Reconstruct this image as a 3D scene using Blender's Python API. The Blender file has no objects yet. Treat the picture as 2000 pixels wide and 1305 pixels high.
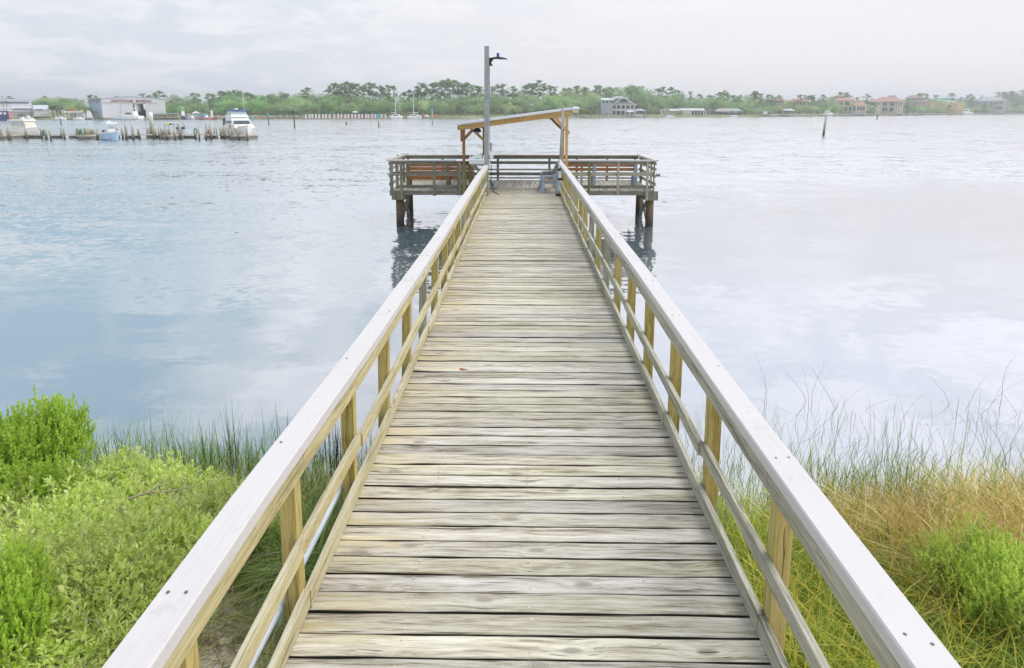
import bpy, math, random
import numpy as np
from mathutils import Vector, Matrix, Quaternion
R = math.radians
scene = bpy.context.scene
COL = scene.collection
rng = np.random.default_rng(7)
rnd = random.Random(11)

# ------------------------------------------------------------------ camera
F = 1250.0; PITCH = R(9.6); Y0 = 217 + F*math.tan(PITCH)
EYE = Vector((0.0, 0.0, 4.0)); YAW = math.atan(20/1250*math.cos(PITCH))
cam = bpy.data.cameras.new('camera'); cam_o = bpy.data.objects.new('camera', cam); COL.objects.link(cam_o)
cam.sensor_width = 36; cam.lens = 36*F/2000
cam.shift_y = -(652.5-Y0)/2000
cam.clip_start = .05; cam.clip_end = 6000
cam_o.location = EYE
cam_o.rotation_euler = (R(90)-PITCH, 0, YAW)
scene.camera = cam_o
scene.view_settings.view_transform = 'Standard'
scene.view_settings.look = 'None'
scene.view_settings.exposure = 0.64
scene.view_settings.gamma = 1.0
scene.cycles.max_bounces = 8
scene.cycles.volume_bounces = 0
scene.cycles.use_denoising = True
RM = Matrix.Rotation(YAW, 3, 'Z') @ Matrix.Rotation(R(90)-PITCH, 3, 'X')

def ray(u, v):
    return RM @ Vector(((u-1000)/F, (Y0-v)/F, -1))
def atD(u, v, D):
    r = ray(u, v); return EYE + r*(D/r.y)
def FX(u, D): return atD(u, 228, D).x
def FZ(v, D, u=1000): return atD(u, v, D).z
def onZ(u, v, z):
    r = ray(u, v); return EYE + r*((z-EYE.z)/r.z)

# ------------------------------------------------------------------ world and sun
HAZE = 0.00055
SUN_EL, SUN_AZ = R(56), R(72)      # azimuth measured from +y towards +x
world = bpy.data.worlds.new('World'); scene.world = world; world.use_nodes = True
wn = world.node_tree.nodes; wl = world.node_tree.links
for n in list(wn): wn.remove(n)
class NT:
    """small helper for wiring nodes"""
    def __init__(s, tree): s.t = tree; s.n = tree.nodes; s.l = tree.links
    def put(s, sock, v):
        if v is None: return
        if isinstance(v, bpy.types.NodeSocket): s.l.new(v, sock)
        elif hasattr(sock, 'default_value'):
            if isinstance(v, (tuple, list)) and len(v) == 3 and sock.type == 'RGBA': v = (*v, 1)
            sock.default_value = v
    def math(s, op, a, b=None, c=None, clamp=False):
        n = s.n.new('ShaderNodeMath'); n.operation = op; n.use_clamp = clamp
        s.put(n.inputs[0], a); s.put(n.inputs[1], b); s.put(n.inputs[2], c); return n.outputs[0]
    def vmath(s, op, a, b=None):
        n = s.n.new('ShaderNodeVectorMath'); n.operation = op
        s.put(n.inputs[0], a); s.put(n.inputs[1], b)
        return n.outputs['Value'] if op in ('DOT_PRODUCT', 'LENGTH', 'DISTANCE') else n.outputs[0]
    def sep(s, v):
        n = s.n.new('ShaderNodeSeparateXYZ'); s.put(n.inputs[0], v); return n.outputs
    def comb(s, x, y, z):
        n = s.n.new('ShaderNodeCombineXYZ'); s.put(n.inputs[0], x); s.put(n.inputs[1], y); s.put(n.inputs[2], z); return n.outputs[0]
    def noise(s, vec, scale=1, detail=4, rough=.55, dist=0, color=False):
        n = s.n.new('ShaderNodeTexNoise'); s.put(n.inputs['Vector'], vec)
        n.inputs['Scale'].default_value = scale; n.inputs['Detail'].default_value = detail
        n.inputs['Roughness'].default_value = rough; n.inputs['Distortion'].default_value = dist
        return n.outputs['Color' if color else 'Fac']
    def vor(s, vec, scale=1, dims='3D', feature='F1', rand=1):
        n = s.n.new('ShaderNodeTexVoronoi'); n.voronoi_dimensions = dims; n.feature = feature
        s.put(n.inputs['Vector'], vec); n.inputs['Scale'].default_value = scale; n.inputs['Randomness'].default_value = rand
        return n.outputs
    def mix(s, f, a, b, mode='MIX'):
        n = s.n.new('ShaderNodeMix'); n.data_type = 'RGBA'; n.blend_type = mode
        s.put(n.inputs[0], f); s.put(n.inputs[6], a); s.put(n.inputs[7], b); return n.outputs[2]
    def ss(s, x, a, b, lo=0., hi=1.):
        n = s.n.new('ShaderNodeMapRange'); n.interpolation_type = 'SMOOTHSTEP'
        s.put(n.inputs[0], x); s.put(n.inputs[1], a); s.put(n.inputs[2], b); s.put(n.inputs[3], lo); s.put(n.inputs[4], hi); return n.outputs[0]
    def lin(s, x, a, b, lo=0., hi=1.):
        n = s.n.new('ShaderNodeMapRange'); s.put(n.inputs[0], x); s.put(n.inputs[1], a); s.put(n.inputs[2], b); s.put(n.inputs[3], lo); s.put(n.inputs[4], hi); return n.outputs[0]
    def ramp(s, x, stops):
        n = s.n.new('ShaderNodeValToRGB'); s.put(n.inputs[0], x); cr = n.color_ramp
        while len(cr.elements) < len(stops): cr.elements.new(.5)
        for e, (p, c) in zip(cr.elements, stops): e.position = p; e.color = (*c, 1)
        return n.outputs[0]

W = NT(world.node_tree)
sky = wn.new('ShaderNodeTexSky'); sky.sky_type = 'NISHITA'; sky.sun_disc = False
sky.sun_elevation = SUN_EL; sky.sun_rotation = SUN_AZ; sky.dust_density = 2.5; sky.air_density = 1.2
gen = wn.new('ShaderNodeTexCoord').outputs['Generated']
dx, dy, dz = W.sep(gen)
# clouds lie on a plane high above: stretch them towards the horizon
k = W.math('DIVIDE', 1.0, W.math('ADD', W.math('MAXIMUM', dz, 0.0), 0.16))
cp = W.comb(W.math('MULTIPLY', dx, k), W.math('MULTIPLY', W.math('MULTIPLY', dy, k), 1.0), W.math('MULTIPLY', dz, 2.0))
c1 = W.noise(cp, 1.15, 7, .56, .35)
c2 = W.noise(cp, 3.4, 8, .62, .2)
cc = W.math('ADD', W.math('MULTIPLY', c1, .62), W.math('MULTIPLY', c2, .38))
sd = (math.sin(SUN_AZ)*math.cos(SUN_EL), math.cos(SUN_AZ)*math.cos(SUN_EL), math.sin(SUN_EL))
dsun = W.vmath('DOT_PRODUCT', gen, (.42, .60, .68))
az = W.math('ADD', W.math('MULTIPLY', dx, .85), W.math('MULTIPLY', dy, .0))   # towards the right
cover_lo = W.lin(az, -.6, .20, .50, .24)
cover_hi = W.math('ADD', cover_lo, .20)
cover = W.ss(cc, cover_lo, cover_hi)
hor = W.ss(dz, .13, .26, 1, 0)                    # haze bank near the horizon hides the blue
cover = W.math('MAXIMUM', cover, W.math('MULTIPLY', hor, .97))
glow = W.math('POWER', W.math('MAXIMUM', dsun, 0.0), 3.0)
shade = W.ss(W.noise(cp, 2.2, 9, .60, .5), .42, .60, .0, 1.)
low = W.mix(shade, W.mix(W.ss(az, -.45, .2), (4.95, 5.25, 5.7), (6.0, 5.9, 6.15)), W.mix(W.ss(az, -.45, .2), (5.9, 6.0, 6.25), (6.1, 5.95, 6.15)))
high = W.mix(shade, (6.2, 6.3, 6.5), (7.6, 7.5, 7.6))
cloud = W.mix(W.ss(dz, .12, .3), low, high)
glow = W.math('MULTIPLY', glow, W.ss(dz, .10, .35))
cloud = W.mix(1.0, cloud, W.comb(W.math('ADD', 1.0, W.math('MULTIPLY', glow, .25)), W.math('ADD', 1.0, W.math('MULTIPLY', glow, .25)), W.math('ADD', 1.0, W.math('MULTIPLY', glow, .40))), 'MULTIPLY')
skyc = W.mix(1.0, sky.outputs[0], (1.6, 1.6, 1.6), 'MULTIPLY')
skyc = W.mix(.8, skyc, (3.3, 4.25, 4.9))
final = W.mix(cover, skyc, cloud)
bg = wn.new('ShaderNodeBackground'); bg.inputs['Strength'].default_value = .1
wl.new(final, bg.inputs['Color'])
wo = wn.new('ShaderNodeOutputWorld'); wl.new(bg.outputs[0], wo.inputs['Surface'])

sun = bpy.data.lights.new('sun', 'SUN'); sun.energy = 1.5; sun.angle = R(38); sun.color = (1, .96, .90)
sun_o = bpy.data.objects.new('sun', sun); COL.objects.link(sun_o)
sun_o.rotation_euler = Vector(sd).to_track_quat('Z', 'Y').to_euler()

# ------------------------------------------------------------------ materials
MATS = {}
def newmat(name):
    m = bpy.data.materials.new(name); m.use_nodes = True; MATS[name] = m
    t = NT(m.node_tree); b = m.node_tree.nodes['Principled BSDF']
    tc = m.node_tree.nodes.new('ShaderNodeTexCoord').outputs['Object']
    geo = m.node_tree.nodes.new('ShaderNodeNewGeometry')
    return m, t, b, tc, geo
def bump(t, b, h, dist=.003, strength=1.0):
    n = t.n.new('ShaderNodeBump'); n.inputs['Distance'].default_value = dist; n.inputs['Strength'].default_value = strength
    t.put(n.inputs['Height'], h); t.l.new(n.outputs[0], b.inputs['Normal'])

def wood(name, axis, dark, mid, light, stain=(.45,.36,.12), stain_amt=.35, deck=False, knots=1.0, edge=False, top_grey=False):
    m, t, b, tc, geo = newmat(name)
    r = geo.outputs['Random Per Island']
    off = t.comb(t.math('MULTIPLY', r, 37.3), t.math('MULTIPLY', r, 91.7), t.math('MULTIPLY', r, 53.1))
    if deck: off = t.comb(t.math('MULTIPLY', r, 37.3), t.math('MULTIPLY', r, 3.7), 0.0)
    p = t.vmath('ADD', tc, off)
    x, y, z = t.sep(p)
    lo, a, c = {'X': (x, y, z), 'Y': (y, x, z), 'Z': (z, x, y)}[axis]
    # knots
    if deck:
        kv = t.comb(t.math('MULTIPLY', lo, .9), t.math('MULTIPLY', a, 2.4), 0.0)
        kd = t.vor(kv, 1.35, '2D')['Distance']
        k1, k2 = .095, .0
    else:
        kv = t.comb(t.math('MULTIPLY', lo, 1.0), t.math('MULTIPLY', a, 2.4), t.math('MULTIPLY', c, 2.4))
        kd = t.vor(kv, 1.6, '3D')['Distance']
        k1, k2 = .085, .02
    infl = t.ss(kd, k1*(3.0 if deck else 4.5), 0.0)
    kn = t.ss(kd, k1, k1*.35)
    wob = t.noise(t.comb(t.math('MULTIPLY', lo, .8), t.math('MULTIPLY', a, 1.0), t.math('MULTIPLY', c, 1.0)), 2.2, 3, .5)
    sh = t.math('ADD', t.math('MULTIPLY', infl, .020 if deck else .03), t.math('MULTIPLY', wob, .035 if deck else .06))
    ga = t.math('ADD', a, sh); gc = t.math('ADD', c, t.math('MULTIPLY', sh, .7))
    g1 = t.noise(t.comb(t.math('MULTIPLY', lo, 1.9 if deck else 1.2), t.math('MULTIPLY', ga, 44 if deck else 34), t.math('MULTIPLY', gc, 34)), 1.0, 6, .66)
    g2 = t.noise(t.comb(t.math('MULTIPLY', lo, 7.0), t.math('MULTIPLY', ga, 150), t.math('MULTIPLY', gc, 170)), 1.0, 3, .6)
    big = t.noise(t.comb(t.math('MULTIPLY', lo, .7), t.math('MULTIPLY', a, 7), t.math('MULTIPLY', c, 7)), 1.0, 4, .6)
    g = t.math('ADD', t.math('MULTIPLY', g1, .50), t.math('ADD', t.math('MULTIPLY', g2, .26), t.math('MULTIPLY', big, .30)))
    col = t.ramp(g, [(.41, dark), (.50, mid), (.62, light)])
    st = t.math('MULTIPLY', t.ss(t.noise(t.comb(t.math('MULTIPLY', lo, 1.3), t.math('MULTIPLY', ga, 16), t.math('MULTIPLY', gc, 16)), 1.0, 4, .6), .50, .66), stain_amt)
    if edge:
        ox, oy, oz = t.sep(tc)
        e1 = t.ss(ox, -.35, -1.15); e2 = t.ss(ox, .6, 1.25)
        st = t.math('ADD', st, t.math('MULTIPLY', t.math('MULTIPLY', e1, t.ss(big, .46, .64)), .55), clamp=True)
        ends = t.math('MULTIPLY', t.math('ADD', t.math('MULTIPLY', t.ss(ox, .85, 1.25), 1.0), t.math('MULTIPLY', t.ss(ox, -.9, -1.16), .6)), t.ss(g1, .62, .42))
    col = t.mix(st, col, t.mix(.65, stain, col, 'MIX') if not edge else stain)
    if edge: col = t.mix(t.math('MULTIPLY', ends, .25), col, dark)
    if top_grey:
        nz = t.sep(geo.outputs['Normal'])[2]
        col = t.mix(t.math('MULTIPLY', t.ss(nz, .4, .8), .6), col, t.ramp(g, [(.42, (.10,.095,.07)), (.50, (.38,.36,.29)), (.62, (.56,.54,.46))]))
    tone = t.lin(t.math('FRACT', t.math('MULTIPLY', r, 17.7)), 0, 1, .80, 1.12)
    col = t.mix(1.0, col, t.comb(tone, tone, t.math('MULTIPLY', tone, t.lin(t.math('FRACT', t.math('MULTIPLY', r, 7.3)), 0, 1, .9, 1.04))), 'MULTIPLY')
    # knots: ringed dark spots
    rings = t.math('SINE', t.math('MULTIPLY', kd, 300.0 if deck else 260.0))
    kcol = t.mix(t.lin(rings, -1, 1, .35, .8), tuple(x*.55 for x in dark), mid)
    ksel = t.ss(t.noise(kv, 1.1, 1), .34, .42)
    col = t.mix(t.math('MULTIPLY', t.math('MULTIPLY', kn, ksel), .85*knots), col, kcol)
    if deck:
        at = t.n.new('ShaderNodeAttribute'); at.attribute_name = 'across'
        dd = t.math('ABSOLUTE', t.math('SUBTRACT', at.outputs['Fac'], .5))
        wear_and_shade = t.ss(t.math('ADD', dd, t.math('MULTIPLY', t.math('SUBTRACT', g1, .5), -.45)), .40, .52)
        col = t.mix(t.math('MULTIPLY', wear_and_shade, .34), col, tuple(x*.6 for x in dark))  # edge stain, darkened further so the plank gaps look shaded
        col = t.mix(t.math('MULTIPLY', t.ss(dd, .51, .60), .95), col, (.012,.011,.008))  # plank sides painted near black as shade in the gaps
    # long drying cracks
    cr = t.noise(t.comb(t.math('MULTIPLY', lo, 1.6), t.math('MULTIPLY', ga, 60), t.math('MULTIPLY', gc, 60)), 1.0, 2, .5)
    crm = t.math('MULTIPLY', t.ss(cr, .345, .285), t.ss(t.noise(t.comb(t.math('MULTIPLY', lo, 1.1), t.math('MULTIPLY', a, 9), t.math('MULTIPLY', c, 9)), 1.0, 2), .42, .6))
    col = t.mix(t.math('MULTIPLY', crm, .85), col, tuple(x*.35 for x in dark))
    t.put(b.inputs['Base Color'], col); b.inputs['Roughness'].default_value = .82
    b.inputs['Specular IOR Level'].default_value = .25
    bump(t, b, t.math('SUBTRACT', g, t.math('MULTIPLY', crm, .6)), .006, .8)
    return m

GREY = ((.12,.11,.075), (.36,.34,.265), (.60,.575,.50))
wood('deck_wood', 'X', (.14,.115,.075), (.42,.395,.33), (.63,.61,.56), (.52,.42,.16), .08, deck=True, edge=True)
wood('deck_wood_far', 'Y', (.16,.15,.12), (.34,.33,.28), (.50,.49,.44), (.4,.34,.15), .2)
for ax in 'XYZ':
    wood('rail_yellow_'+ax, ax, (.22,.18,.085), (.50,.43,.24), (.68,.62,.42), (.62,.44,.12), .7, top_grey=True)
    wood('rail_grey_'+ax, ax, (.15,.145,.115), (.38,.37,.315), (.57,.555,.49), (.46,.42,.20), .4)
    wood('old_wood_'+ax, ax, (.06,.056,.046), (.19,.18,.155), (.33,.32,.285), (.26,.23,.10), .25)
    wood('new_wood_'+ax, ax, (.42,.24,.09), (.62,.40,.17), (.72,.50,.26), (.35,.16,.06), .25)
wood('bottom_yellow', 'Y', (.20,.17,.09), (.49,.44,.28), (.68,.63,.48), (.62,.46,.12), .7, top_grey=True)
wood('post_yellow', 'Z', (.21,.16,.055), (.46,.37,.13), (.62,.52,.25), (.30,.30,.16), .35)
wood('post_green', 'Z', (.09,.09,.045), (.21,.20,.10), (.34,.32,.18), (.12,.13,.08), .5)
wood('slat_orange', 'X', (.34,.13,.045), (.42,.19,.085), (.50,.25,.12), (.26,.12,.06), .3)
wood('slat_dull', 'X', (.16,.11,.08), (.27,.19,.14), (.36,.28,.22), (.2,.15,.1), .3)
wood('brown_wood', 'Z', (.16,.07,.03), (.30,.15,.06), (.42,.23,.10), (.12,.09,.05), .4)

def plain(name, col, rough=.6, var=.15, scale=3.0, metal=0, spec=.4, island=0.0, bmp=0.0):
    m, t, b, tc, geo = newmat(name)
    n = t.noise(tc, scale, 5, .6)
    f = t.lin(n, .3, .7, 1-var, 1+var)
    if island: f = t.math('MULTIPLY', f, t.lin(geo.outputs['Random Per Island'], 0, 1, 1-island, 1+island))
    t.put(b.inputs['Base Color'], t.mix(1.0, (*col, 1), t.comb(f, f, f), 'MULTIPLY'))
    b.inputs['Roughness'].default_value = rough; b.inputs['Metallic'].default_value = metal
    b.inputs['Specular IOR Level'].default_value = spec
    if bmp: bump(t, b, n, bmp)
    return m
def M(n): return MATS[n]

m, t, b, tc, geo = newmat('cap_white')
n1 = t.noise(tc, 2.2, 5, .65); n2 = t.noise(t.comb(t.math('MULTIPLY', t.sep(tc)[0], 30), t.sep(tc)[1], t.math('MULTIPLY', t.sep(tc)[2], 30)), 1.3, 4)
col = t.mix(t.ss(n1, .35, .7, 0, .5), (.585,.57,.575), (.53,.52,.525))
col = t.mix(t.ss(t.noise(tc, 9, 6, .7), .58, .70, 0, .45), col, (.42,.41,.38))
col = t.mix(t.ss(n2, .52, .68, 0, .22), col, (.44,.43,.41))
t.put(b.inputs['Base Color'], col); b.inputs['Roughness'].default_value = .5; b.inputs['Specular IOR Level'].default_value = .3
plain('cap_side', (.6,.74,.72), .6, .12, 6)
plain('pvc', (.58,.66,.74), .4, .1, 4)
plain('galv', (.33,.36,.38), .55, .18, 5, .0)
plain('galv_roof', (.70,.73,.78), .35, .08, 2, .0)
plain('black_metal', (.025,.027,.03), .5)
plain('blue_plastic', (.03,.09,.30), .4)
plain('white_plastic', (.78,.80,.80), .4, .05)
plain('grey_plastic', (.32,.41,.52), .55, .06)
plain('dark_screw', (.13,.12,.10), .5)
plain('nail', (.62,.62,.60), .4)
plain('white_paint', (.80,.80,.80), .45, .05)
plain('cream_paint', (.72,.69,.58), .6, .05)
plain('yellow_paint', (.80,.62,.05), .5, .05)
plain('red_paint', (.62,.06,.05), .5, .08)
plain('pale_red', (.58,.20,.17), .6, .2)
plain('green_canvas', (.05,.22,.19), .7, .2)
plain('turquoise', (.10,.50,.55), .6)
plain('navy', (.03,.05,.13), .5)
plain('blue_canvas', (.04,.10,.32), .7)
plain('light_blue_hull', (.45,.62,.76), .35, .05)
plain('glass_dark', (.05,.07,.09), .12, .1, 1, 0, .6)
plain('glass_pale', (.42,.50,.55), .15, .1, 1, 0, .6)
plain('wall_white', (.74,.74,.74), .7, .04, .3)
plain('wall_warehouse', (.70,.70,.74), .7, .03, .2)
plain('wall_blue', (.42,.50,.58), .7, .04, .2)
plain('wall_grey', (.38,.39,.38), .8, .05, .3)
plain('wall_darkgrey', (.16,.17,.18), .8, .08, .3)
plain('wall_cream', (.68,.58,.36), .8, .05, .3)
plain('wall_tan', (.52,.40,.28), .8, .06, .3)
plain('wall_sand', (.50,.46,.38), .8, .06, .3)
plain('wall_bluegrey', (.45,.50,.56), .8, .06, .3)
plain('roof_grey', (.33,.35,.38), .7, .08, .4)
plain('roof_pale', (.52,.55,.60), .6, .05, .4)
plain('roof_tile', (.40,.23,.17), .8, .15, .7)
plain('roof_brown', (.28,.21,.19), .8, .1, .6)
plain('roof_green', (.30,.44,.40), .7, .05, .4)
plain('lumber', (.78,.58,.28), .8, .15, 1, island=.2)
plain('asphalt_pile', (.10,.095,.085), .9, .3, 2)
plain('dock_boards', (.40,.37,.31), .85, .2, 2, island=.1)
plain('trunk', (.17,.14,.12), .9, .25, 1.5)
plain('palm_trunk', (.22,.19,.15), .9, .2, 2)
m, t, b, tc, geo = newmat('piling_wood')          # tide stain: dark at the water, brown above
z = t.sep(tc)[2]; n = t.noise(t.comb(t.math('MULTIPLY', t.sep(tc)[0], 14), t.math('MULTIPLY', t.sep(tc)[1], 14), z), 1.5, 5, .6)
hgt = t.math('ADD', z, t.math('MULTIPLY', n, .35))
col = t.ramp(t.lin(hgt, 0, 1.6), [(.0, (.02,.02,.015)), (.22, (.035,.032,.022)), (.36, (.09,.06,.04)), (.7, (.19,.12,.07)), (1.0, (.17,.13,.08))])
g = t.lin(n, .3, .7, .6, 1.35)
t.put(b.inputs['Base Color'], t.mix(1.0, col, t.comb(g, g, g), 'MULTIPLY')); b.inputs['Roughness'].default_value = .8
bump(t, b, n, .02)
m, t, b, tc, geo = newmat('marina_pile')
z = t.sep(geo.outputs['Position'])[2]; n = t.noise(tc, 6, 4)
hgt = t.math('ADD', z, t.math('MULTIPLY', n, .5))
col = t.ramp(t.lin(hgt, 0, 2.6), [(.0, (.05,.05,.04)), (.22, (.10,.085,.06)), (.45, (.34,.33,.25)), (1.0, (.47,.50,.43))])
rr = t.lin(geo.outputs['Random Per Island'], 0, 1, .7, 1.2)
t.put(b.inputs['Base Color'], t.mix(1.0, col, t.comb(rr, rr, rr), 'MULTIPLY')); b.inputs['Roughness'].default_value = .85

def leafmat(name, c1, c2, c3, rough=.5, trans=.35, objvar=0.0):
    m, t, b, tc, geo = newmat(name)
    r = geo.outputs['Random Per Island']
    col = t.ramp(r, [(.0, c1), (.55, c2), (1.0, c3)])
    big = t.noise(geo.outputs['Position'], .9 if rough < .7 else .12, 3)
    f = t.lin(big, .35, .65, .78, 1.2)
    col = t.mix(1.0, col, t.comb(f, f, f), 'MULTIPLY')
    if objvar:
        oi = t.n.new('ShaderNodeObjectInfo').outputs['Random']
        h = t.n.new('ShaderNodeHueSaturation'); t.put(h.inputs['Color'], col)
        t.put(h.inputs['Hue'], t.lin(t.math('FRACT', t.math('MULTIPLY', oi, 7.7)), 0, 1, .5-.035*objvar, .5+.03*objvar))
        t.put(h.inputs['Value'], t.lin(oi, 0, 1, 1-.32*objvar, 1+.38*objvar))
        t.put(h.inputs['Saturation'], t.lin(t.math('FRACT', t.math('MULTIPLY', oi, 3.3)), 0, 1, .75, 1.15))
        col = h.outputs[0]
    t.put(b.inputs['Base Color'], col); b.inputs['Roughness'].default_value = rough; b.inputs['Specular IOR Level'].default_value = .25
    if trans:
        tr = t.n.new('ShaderNodeBsdfTranslucent'); t.put(tr.inputs['Color'], t.mix(.3, col, (.6,.8,.1), 'MIX'))
        mx = t.n.new('ShaderNodeMixShader'); mx.inputs[0].default_value = trans
        t.l.new(b.outputs[0], mx.inputs[1]); t.l.new(tr.outputs[0], mx.inputs[2])
        t.l.new(mx.outputs[0], t.n['Material Output'].inputs['Surface'])
    return m
leafmat('elder_leaf', (.52,.66,.15), (.66,.78,.24), (.80,.84,.40), .5, .5)
leafmat('green_stem', (.30,.30,.10), (.36,.36,.14), (.42,.38,.20), .7, 0)
leafmat('groundsel_leaf', (.32,.50,.06), (.45,.65,.09), (.62,.75,.16), .5, .5)
leafmat('pale_leaf', (.38,.54,.08), (.52,.68,.13), (.64,.74,.2), .5, .4)
leafmat('reed_blade', (.10,.19,.05), (.24,.37,.10), (.42,.54,.18), .55, .25)
leafmat('dark_reed', (.02,.025,.015), (.05,.05,.025), (.10,.09,.04), .7, 0)
leafmat('green_blade', (.10,.17,.02), (.30,.42,.06), (.48,.55,.13), .55, .3)
leafmat('yellow_blade', (.38,.36,.04), (.56,.48,.06), (.70,.58,.14), .55, .3)
leafmat('brown_blade', (.26,.17,.04), (.60,.45,.14), (.84,.72,.38), .65, .2)
leafmat('dead_twig', (.20,.16,.11), (.32,.27,.19), (.45,.40,.30), .8, 0)
leafmat('oak_leaf', (.19,.33,.15), (.30,.46,.21), (.44,.57,.27), .8, .35, 1.0)
leafmat('pine_leaf', (.13,.25,.12), (.20,.32,.16), (.27,.40,.19), .8, .3, .6)
leafmat('palm_leaf', (.07,.12,.04), (.12,.18,.06), (.20,.25,.09), .8, .2, .5)
leafmat('bush_leaf', (.09,.17,.06), (.16,.26,.08), (.27,.35,.12), .8, .2, .8)
# ------------------------------------------------------------------ mesh helpers
def setp(o, label=None, cat=None, group=None, kind=None):
    if label: o['label'] = label
    if cat: o['category'] = cat
    if group: o['group'] = group
    if kind: o['kind'] = kind
    return o
def empty(name, loc=(0,0,0), label=None, cat=None, group=None, parent=None, rz=0):
    o = bpy.data.objects.new(name, None); COL.objects.link(o); o.location = loc; o.rotation_euler = (0,0,rz)
    o.empty_display_size = .2
    if parent: o.parent = parent
    return setp(o, label, cat, group)
def wloc(o):
    v = Vector((0,0,0))
    while o is not None: v += o.location; o = o.parent
    return v
def link(name, me, mat, parent=None, smooth=False):
    o = bpy.data.objects.new(name, me); COL.objects.link(o)
    for mm in (mat if isinstance(mat, (list, tuple)) else [mat]): me.materials.append(M(mm) if isinstance(mm, str) else mm)
    if parent: o.parent = parent
    if smooth: me.polygons.foreach_set('use_smooth', [True]*len(me.polygons))
    return o
def npmesh(name, V, Q):
    """V (n,3) float, Q (m,k) int"""
    me = bpy.data.meshes.new(name); V = np.asarray(V, np.float32); Q = np.asarray(Q, np.int32)
    k = Q.shape[1]
    me.vertices.add(len(V)); me.vertices.foreach_set('co', V.ravel())
    me.loops.add(Q.size); me.loops.foreach_set('vertex_index', Q.ravel())
    me.polygons.add(len(Q)); me.polygons.foreach_set('loop_start', np.arange(0, Q.size, k, dtype=np.int32))
    me.update(calc_edges=True); return me

class MB:
    def __init__(s): s.v = []; s.f = []; s.mi = []
    def add(s, vs, fs, mi=0):
        b = len(s.v); s.v += [tuple(v) for v in vs]; s.f += [tuple(b+i for i in f) for f in fs]; s.mi += [mi]*len(fs); return s
    BF = [(0,3,2,1),(4,5,6,7),(0,1,5,4),(1,2,6,5),(2,3,7,6),(3,0,4,7)]
    def box(s, c, d, rz=0, mi=0):
        x, y, z = [q/2 for q in d]; cr, sr = math.cos(rz), math.sin(rz)
        vs = [(a*x, b_*y, e*z) for e in (-1,1) for a, b_ in ((-1,-1),(1,-1),(1,1),(-1,1))]
        vs = [(c[0]+p*cr-q*sr, c[1]+p*sr+q*cr, c[2]+r_) for p, q, r_ in vs]
        return s.add(vs, s.BF, mi)
    def bb(s, x0, x1, y0, y1, z0, z1, mi=0):
        return s.box(((x0+x1)/2, (y0+y1)/2, (z0+z1)/2), (abs(x1-x0), abs(y1-y0), abs(z1-z0)), 0, mi)
    def frus(s, b, z0, tp, z1, mi=0):
        """b, tp = (x0,x1,y0,y1)"""
        vs = [(b[0],b[2],z0),(b[1],b[2],z0),(b[1],b[3],z0),(b[0],b[3],z0),(tp[0],tp[2],z1),(tp[1],tp[2],z1),(tp[1],tp[3],z1),(tp[0],tp[3],z1)]
        return s.add(vs, s.BF, mi)
    def beam(s, p0, p1, w, h, up=(0,0,1), mi=0):
        """w across, h along up"""
        p0, p1, up = Vector(p0), Vector(p1), Vector(up); d = (p1-p0).normalized()
        if abs(d.dot(up)) > .99: up = Vector((0,1,0))
        sx = d.cross(up).normalized(); uz = sx.cross(d).normalized()
        vs = []
        for p in (p0, p1):
            for a, b_ in ((-1,-1),(1,-1),(1,1),(-1,1)): vs.append(p + sx*(a*w/2) + uz*(b_*h/2))
        return s.add(vs, [(0,1,2,3),(7,6,5,4),(0,4,5,1),(1,5,6,2),(2,6,7,3),(3,7,4,0)], mi)
    def tube(s, pts, rads, n=8, mi=0, cap=True):
        pts = [Vector(p) for p in pts]
        if not isinstance(rads, (list, tuple)): rads = [rads]*len(pts)
        rings = []; vs = []; a0 = None
        for i, p in enumerate(pts):
            d = (pts[min(i+1, len(pts)-1)] - pts[max(i-1, 0)]).normalized()
            if a0 is None: a0 = d.orthogonal().normalized()
            a0 = (a0 - d*a0.dot(d)).normalized(); b0 = d.cross(a0)
            for j in range(n):
                th = 2*math.pi*j/n; vs.append(p + (a0*math.cos(th) + b0*math.sin(th))*rads[i])
        fs = [(i*n+j, i*n+(j+1)%n, (i+1)*n+(j+1)%n, (i+1)*n+j) for i in range(len(pts)-1) for j in range(n)]
        if cap: fs += [tuple(range(n-1, -1, -1)), tuple((len(pts)-1)*n+j for j in range(n))]
        return s.add(vs, fs, mi)
    def prism(s, poly, axis, a, b_, mi=0):
        """poly 2-D outline extruded along axis from a to b_"""
        def mk(p, q):
            return {'x': (q, p[0], p[1]), 'y': (p[0], q, p[1]), 'z': (p[0], p[1], q)}[axis]
        n = len(poly); vs = [mk(p, a) for p in poly] + [mk(p, b_) for p in poly]
        fs = [tuple(range(n)), tuple(range(2*n-1, n-1, -1))] + [(i, i+n, (i+1)%n+n, (i+1)%n) for i in range(n)]
        return s.add(vs, fs, mi)
    def build(s, name, mat, parent=None, smooth=False, bevel=0):
        b = wloc(parent) if parent else Vector((0,0,0))
        me = bpy.data.meshes.new(name)
        me.from_pydata([(v[0]-b.x, v[1]-b.y, v[2]-b.z) for v in s.v], [], s.f); me.update()
        o = link(name, me, mat, parent)
        if any(s.mi): me.polygons.foreach_set('material_index', s.mi)
        import bmesh
        bm = bmesh.new(); bm.from_mesh(me); bmesh.ops.recalc_face_normals(bm, faces=bm.faces); bm.to_mesh(me); bm.free()
        if smooth: me.polygons.foreach_set('use_smooth', [True]*len(me.polygons))
        if bevel:
            md = o.modifiers.new('edge', 'BEVEL'); md.width = bevel; md.segments = 2; md.limit_method = 'ANGLE'
        return o
def selfroot(name, mb, mat, base, label, cat, group=None, **kw):
    """one-mesh thing with its origin at base"""
    o = mb.build(name, mat, None, **kw); b = Vector(base)
    o.data.transform(Matrix.Translation(-b)); o.location = b
    return setp(o, label, cat, group)
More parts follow.
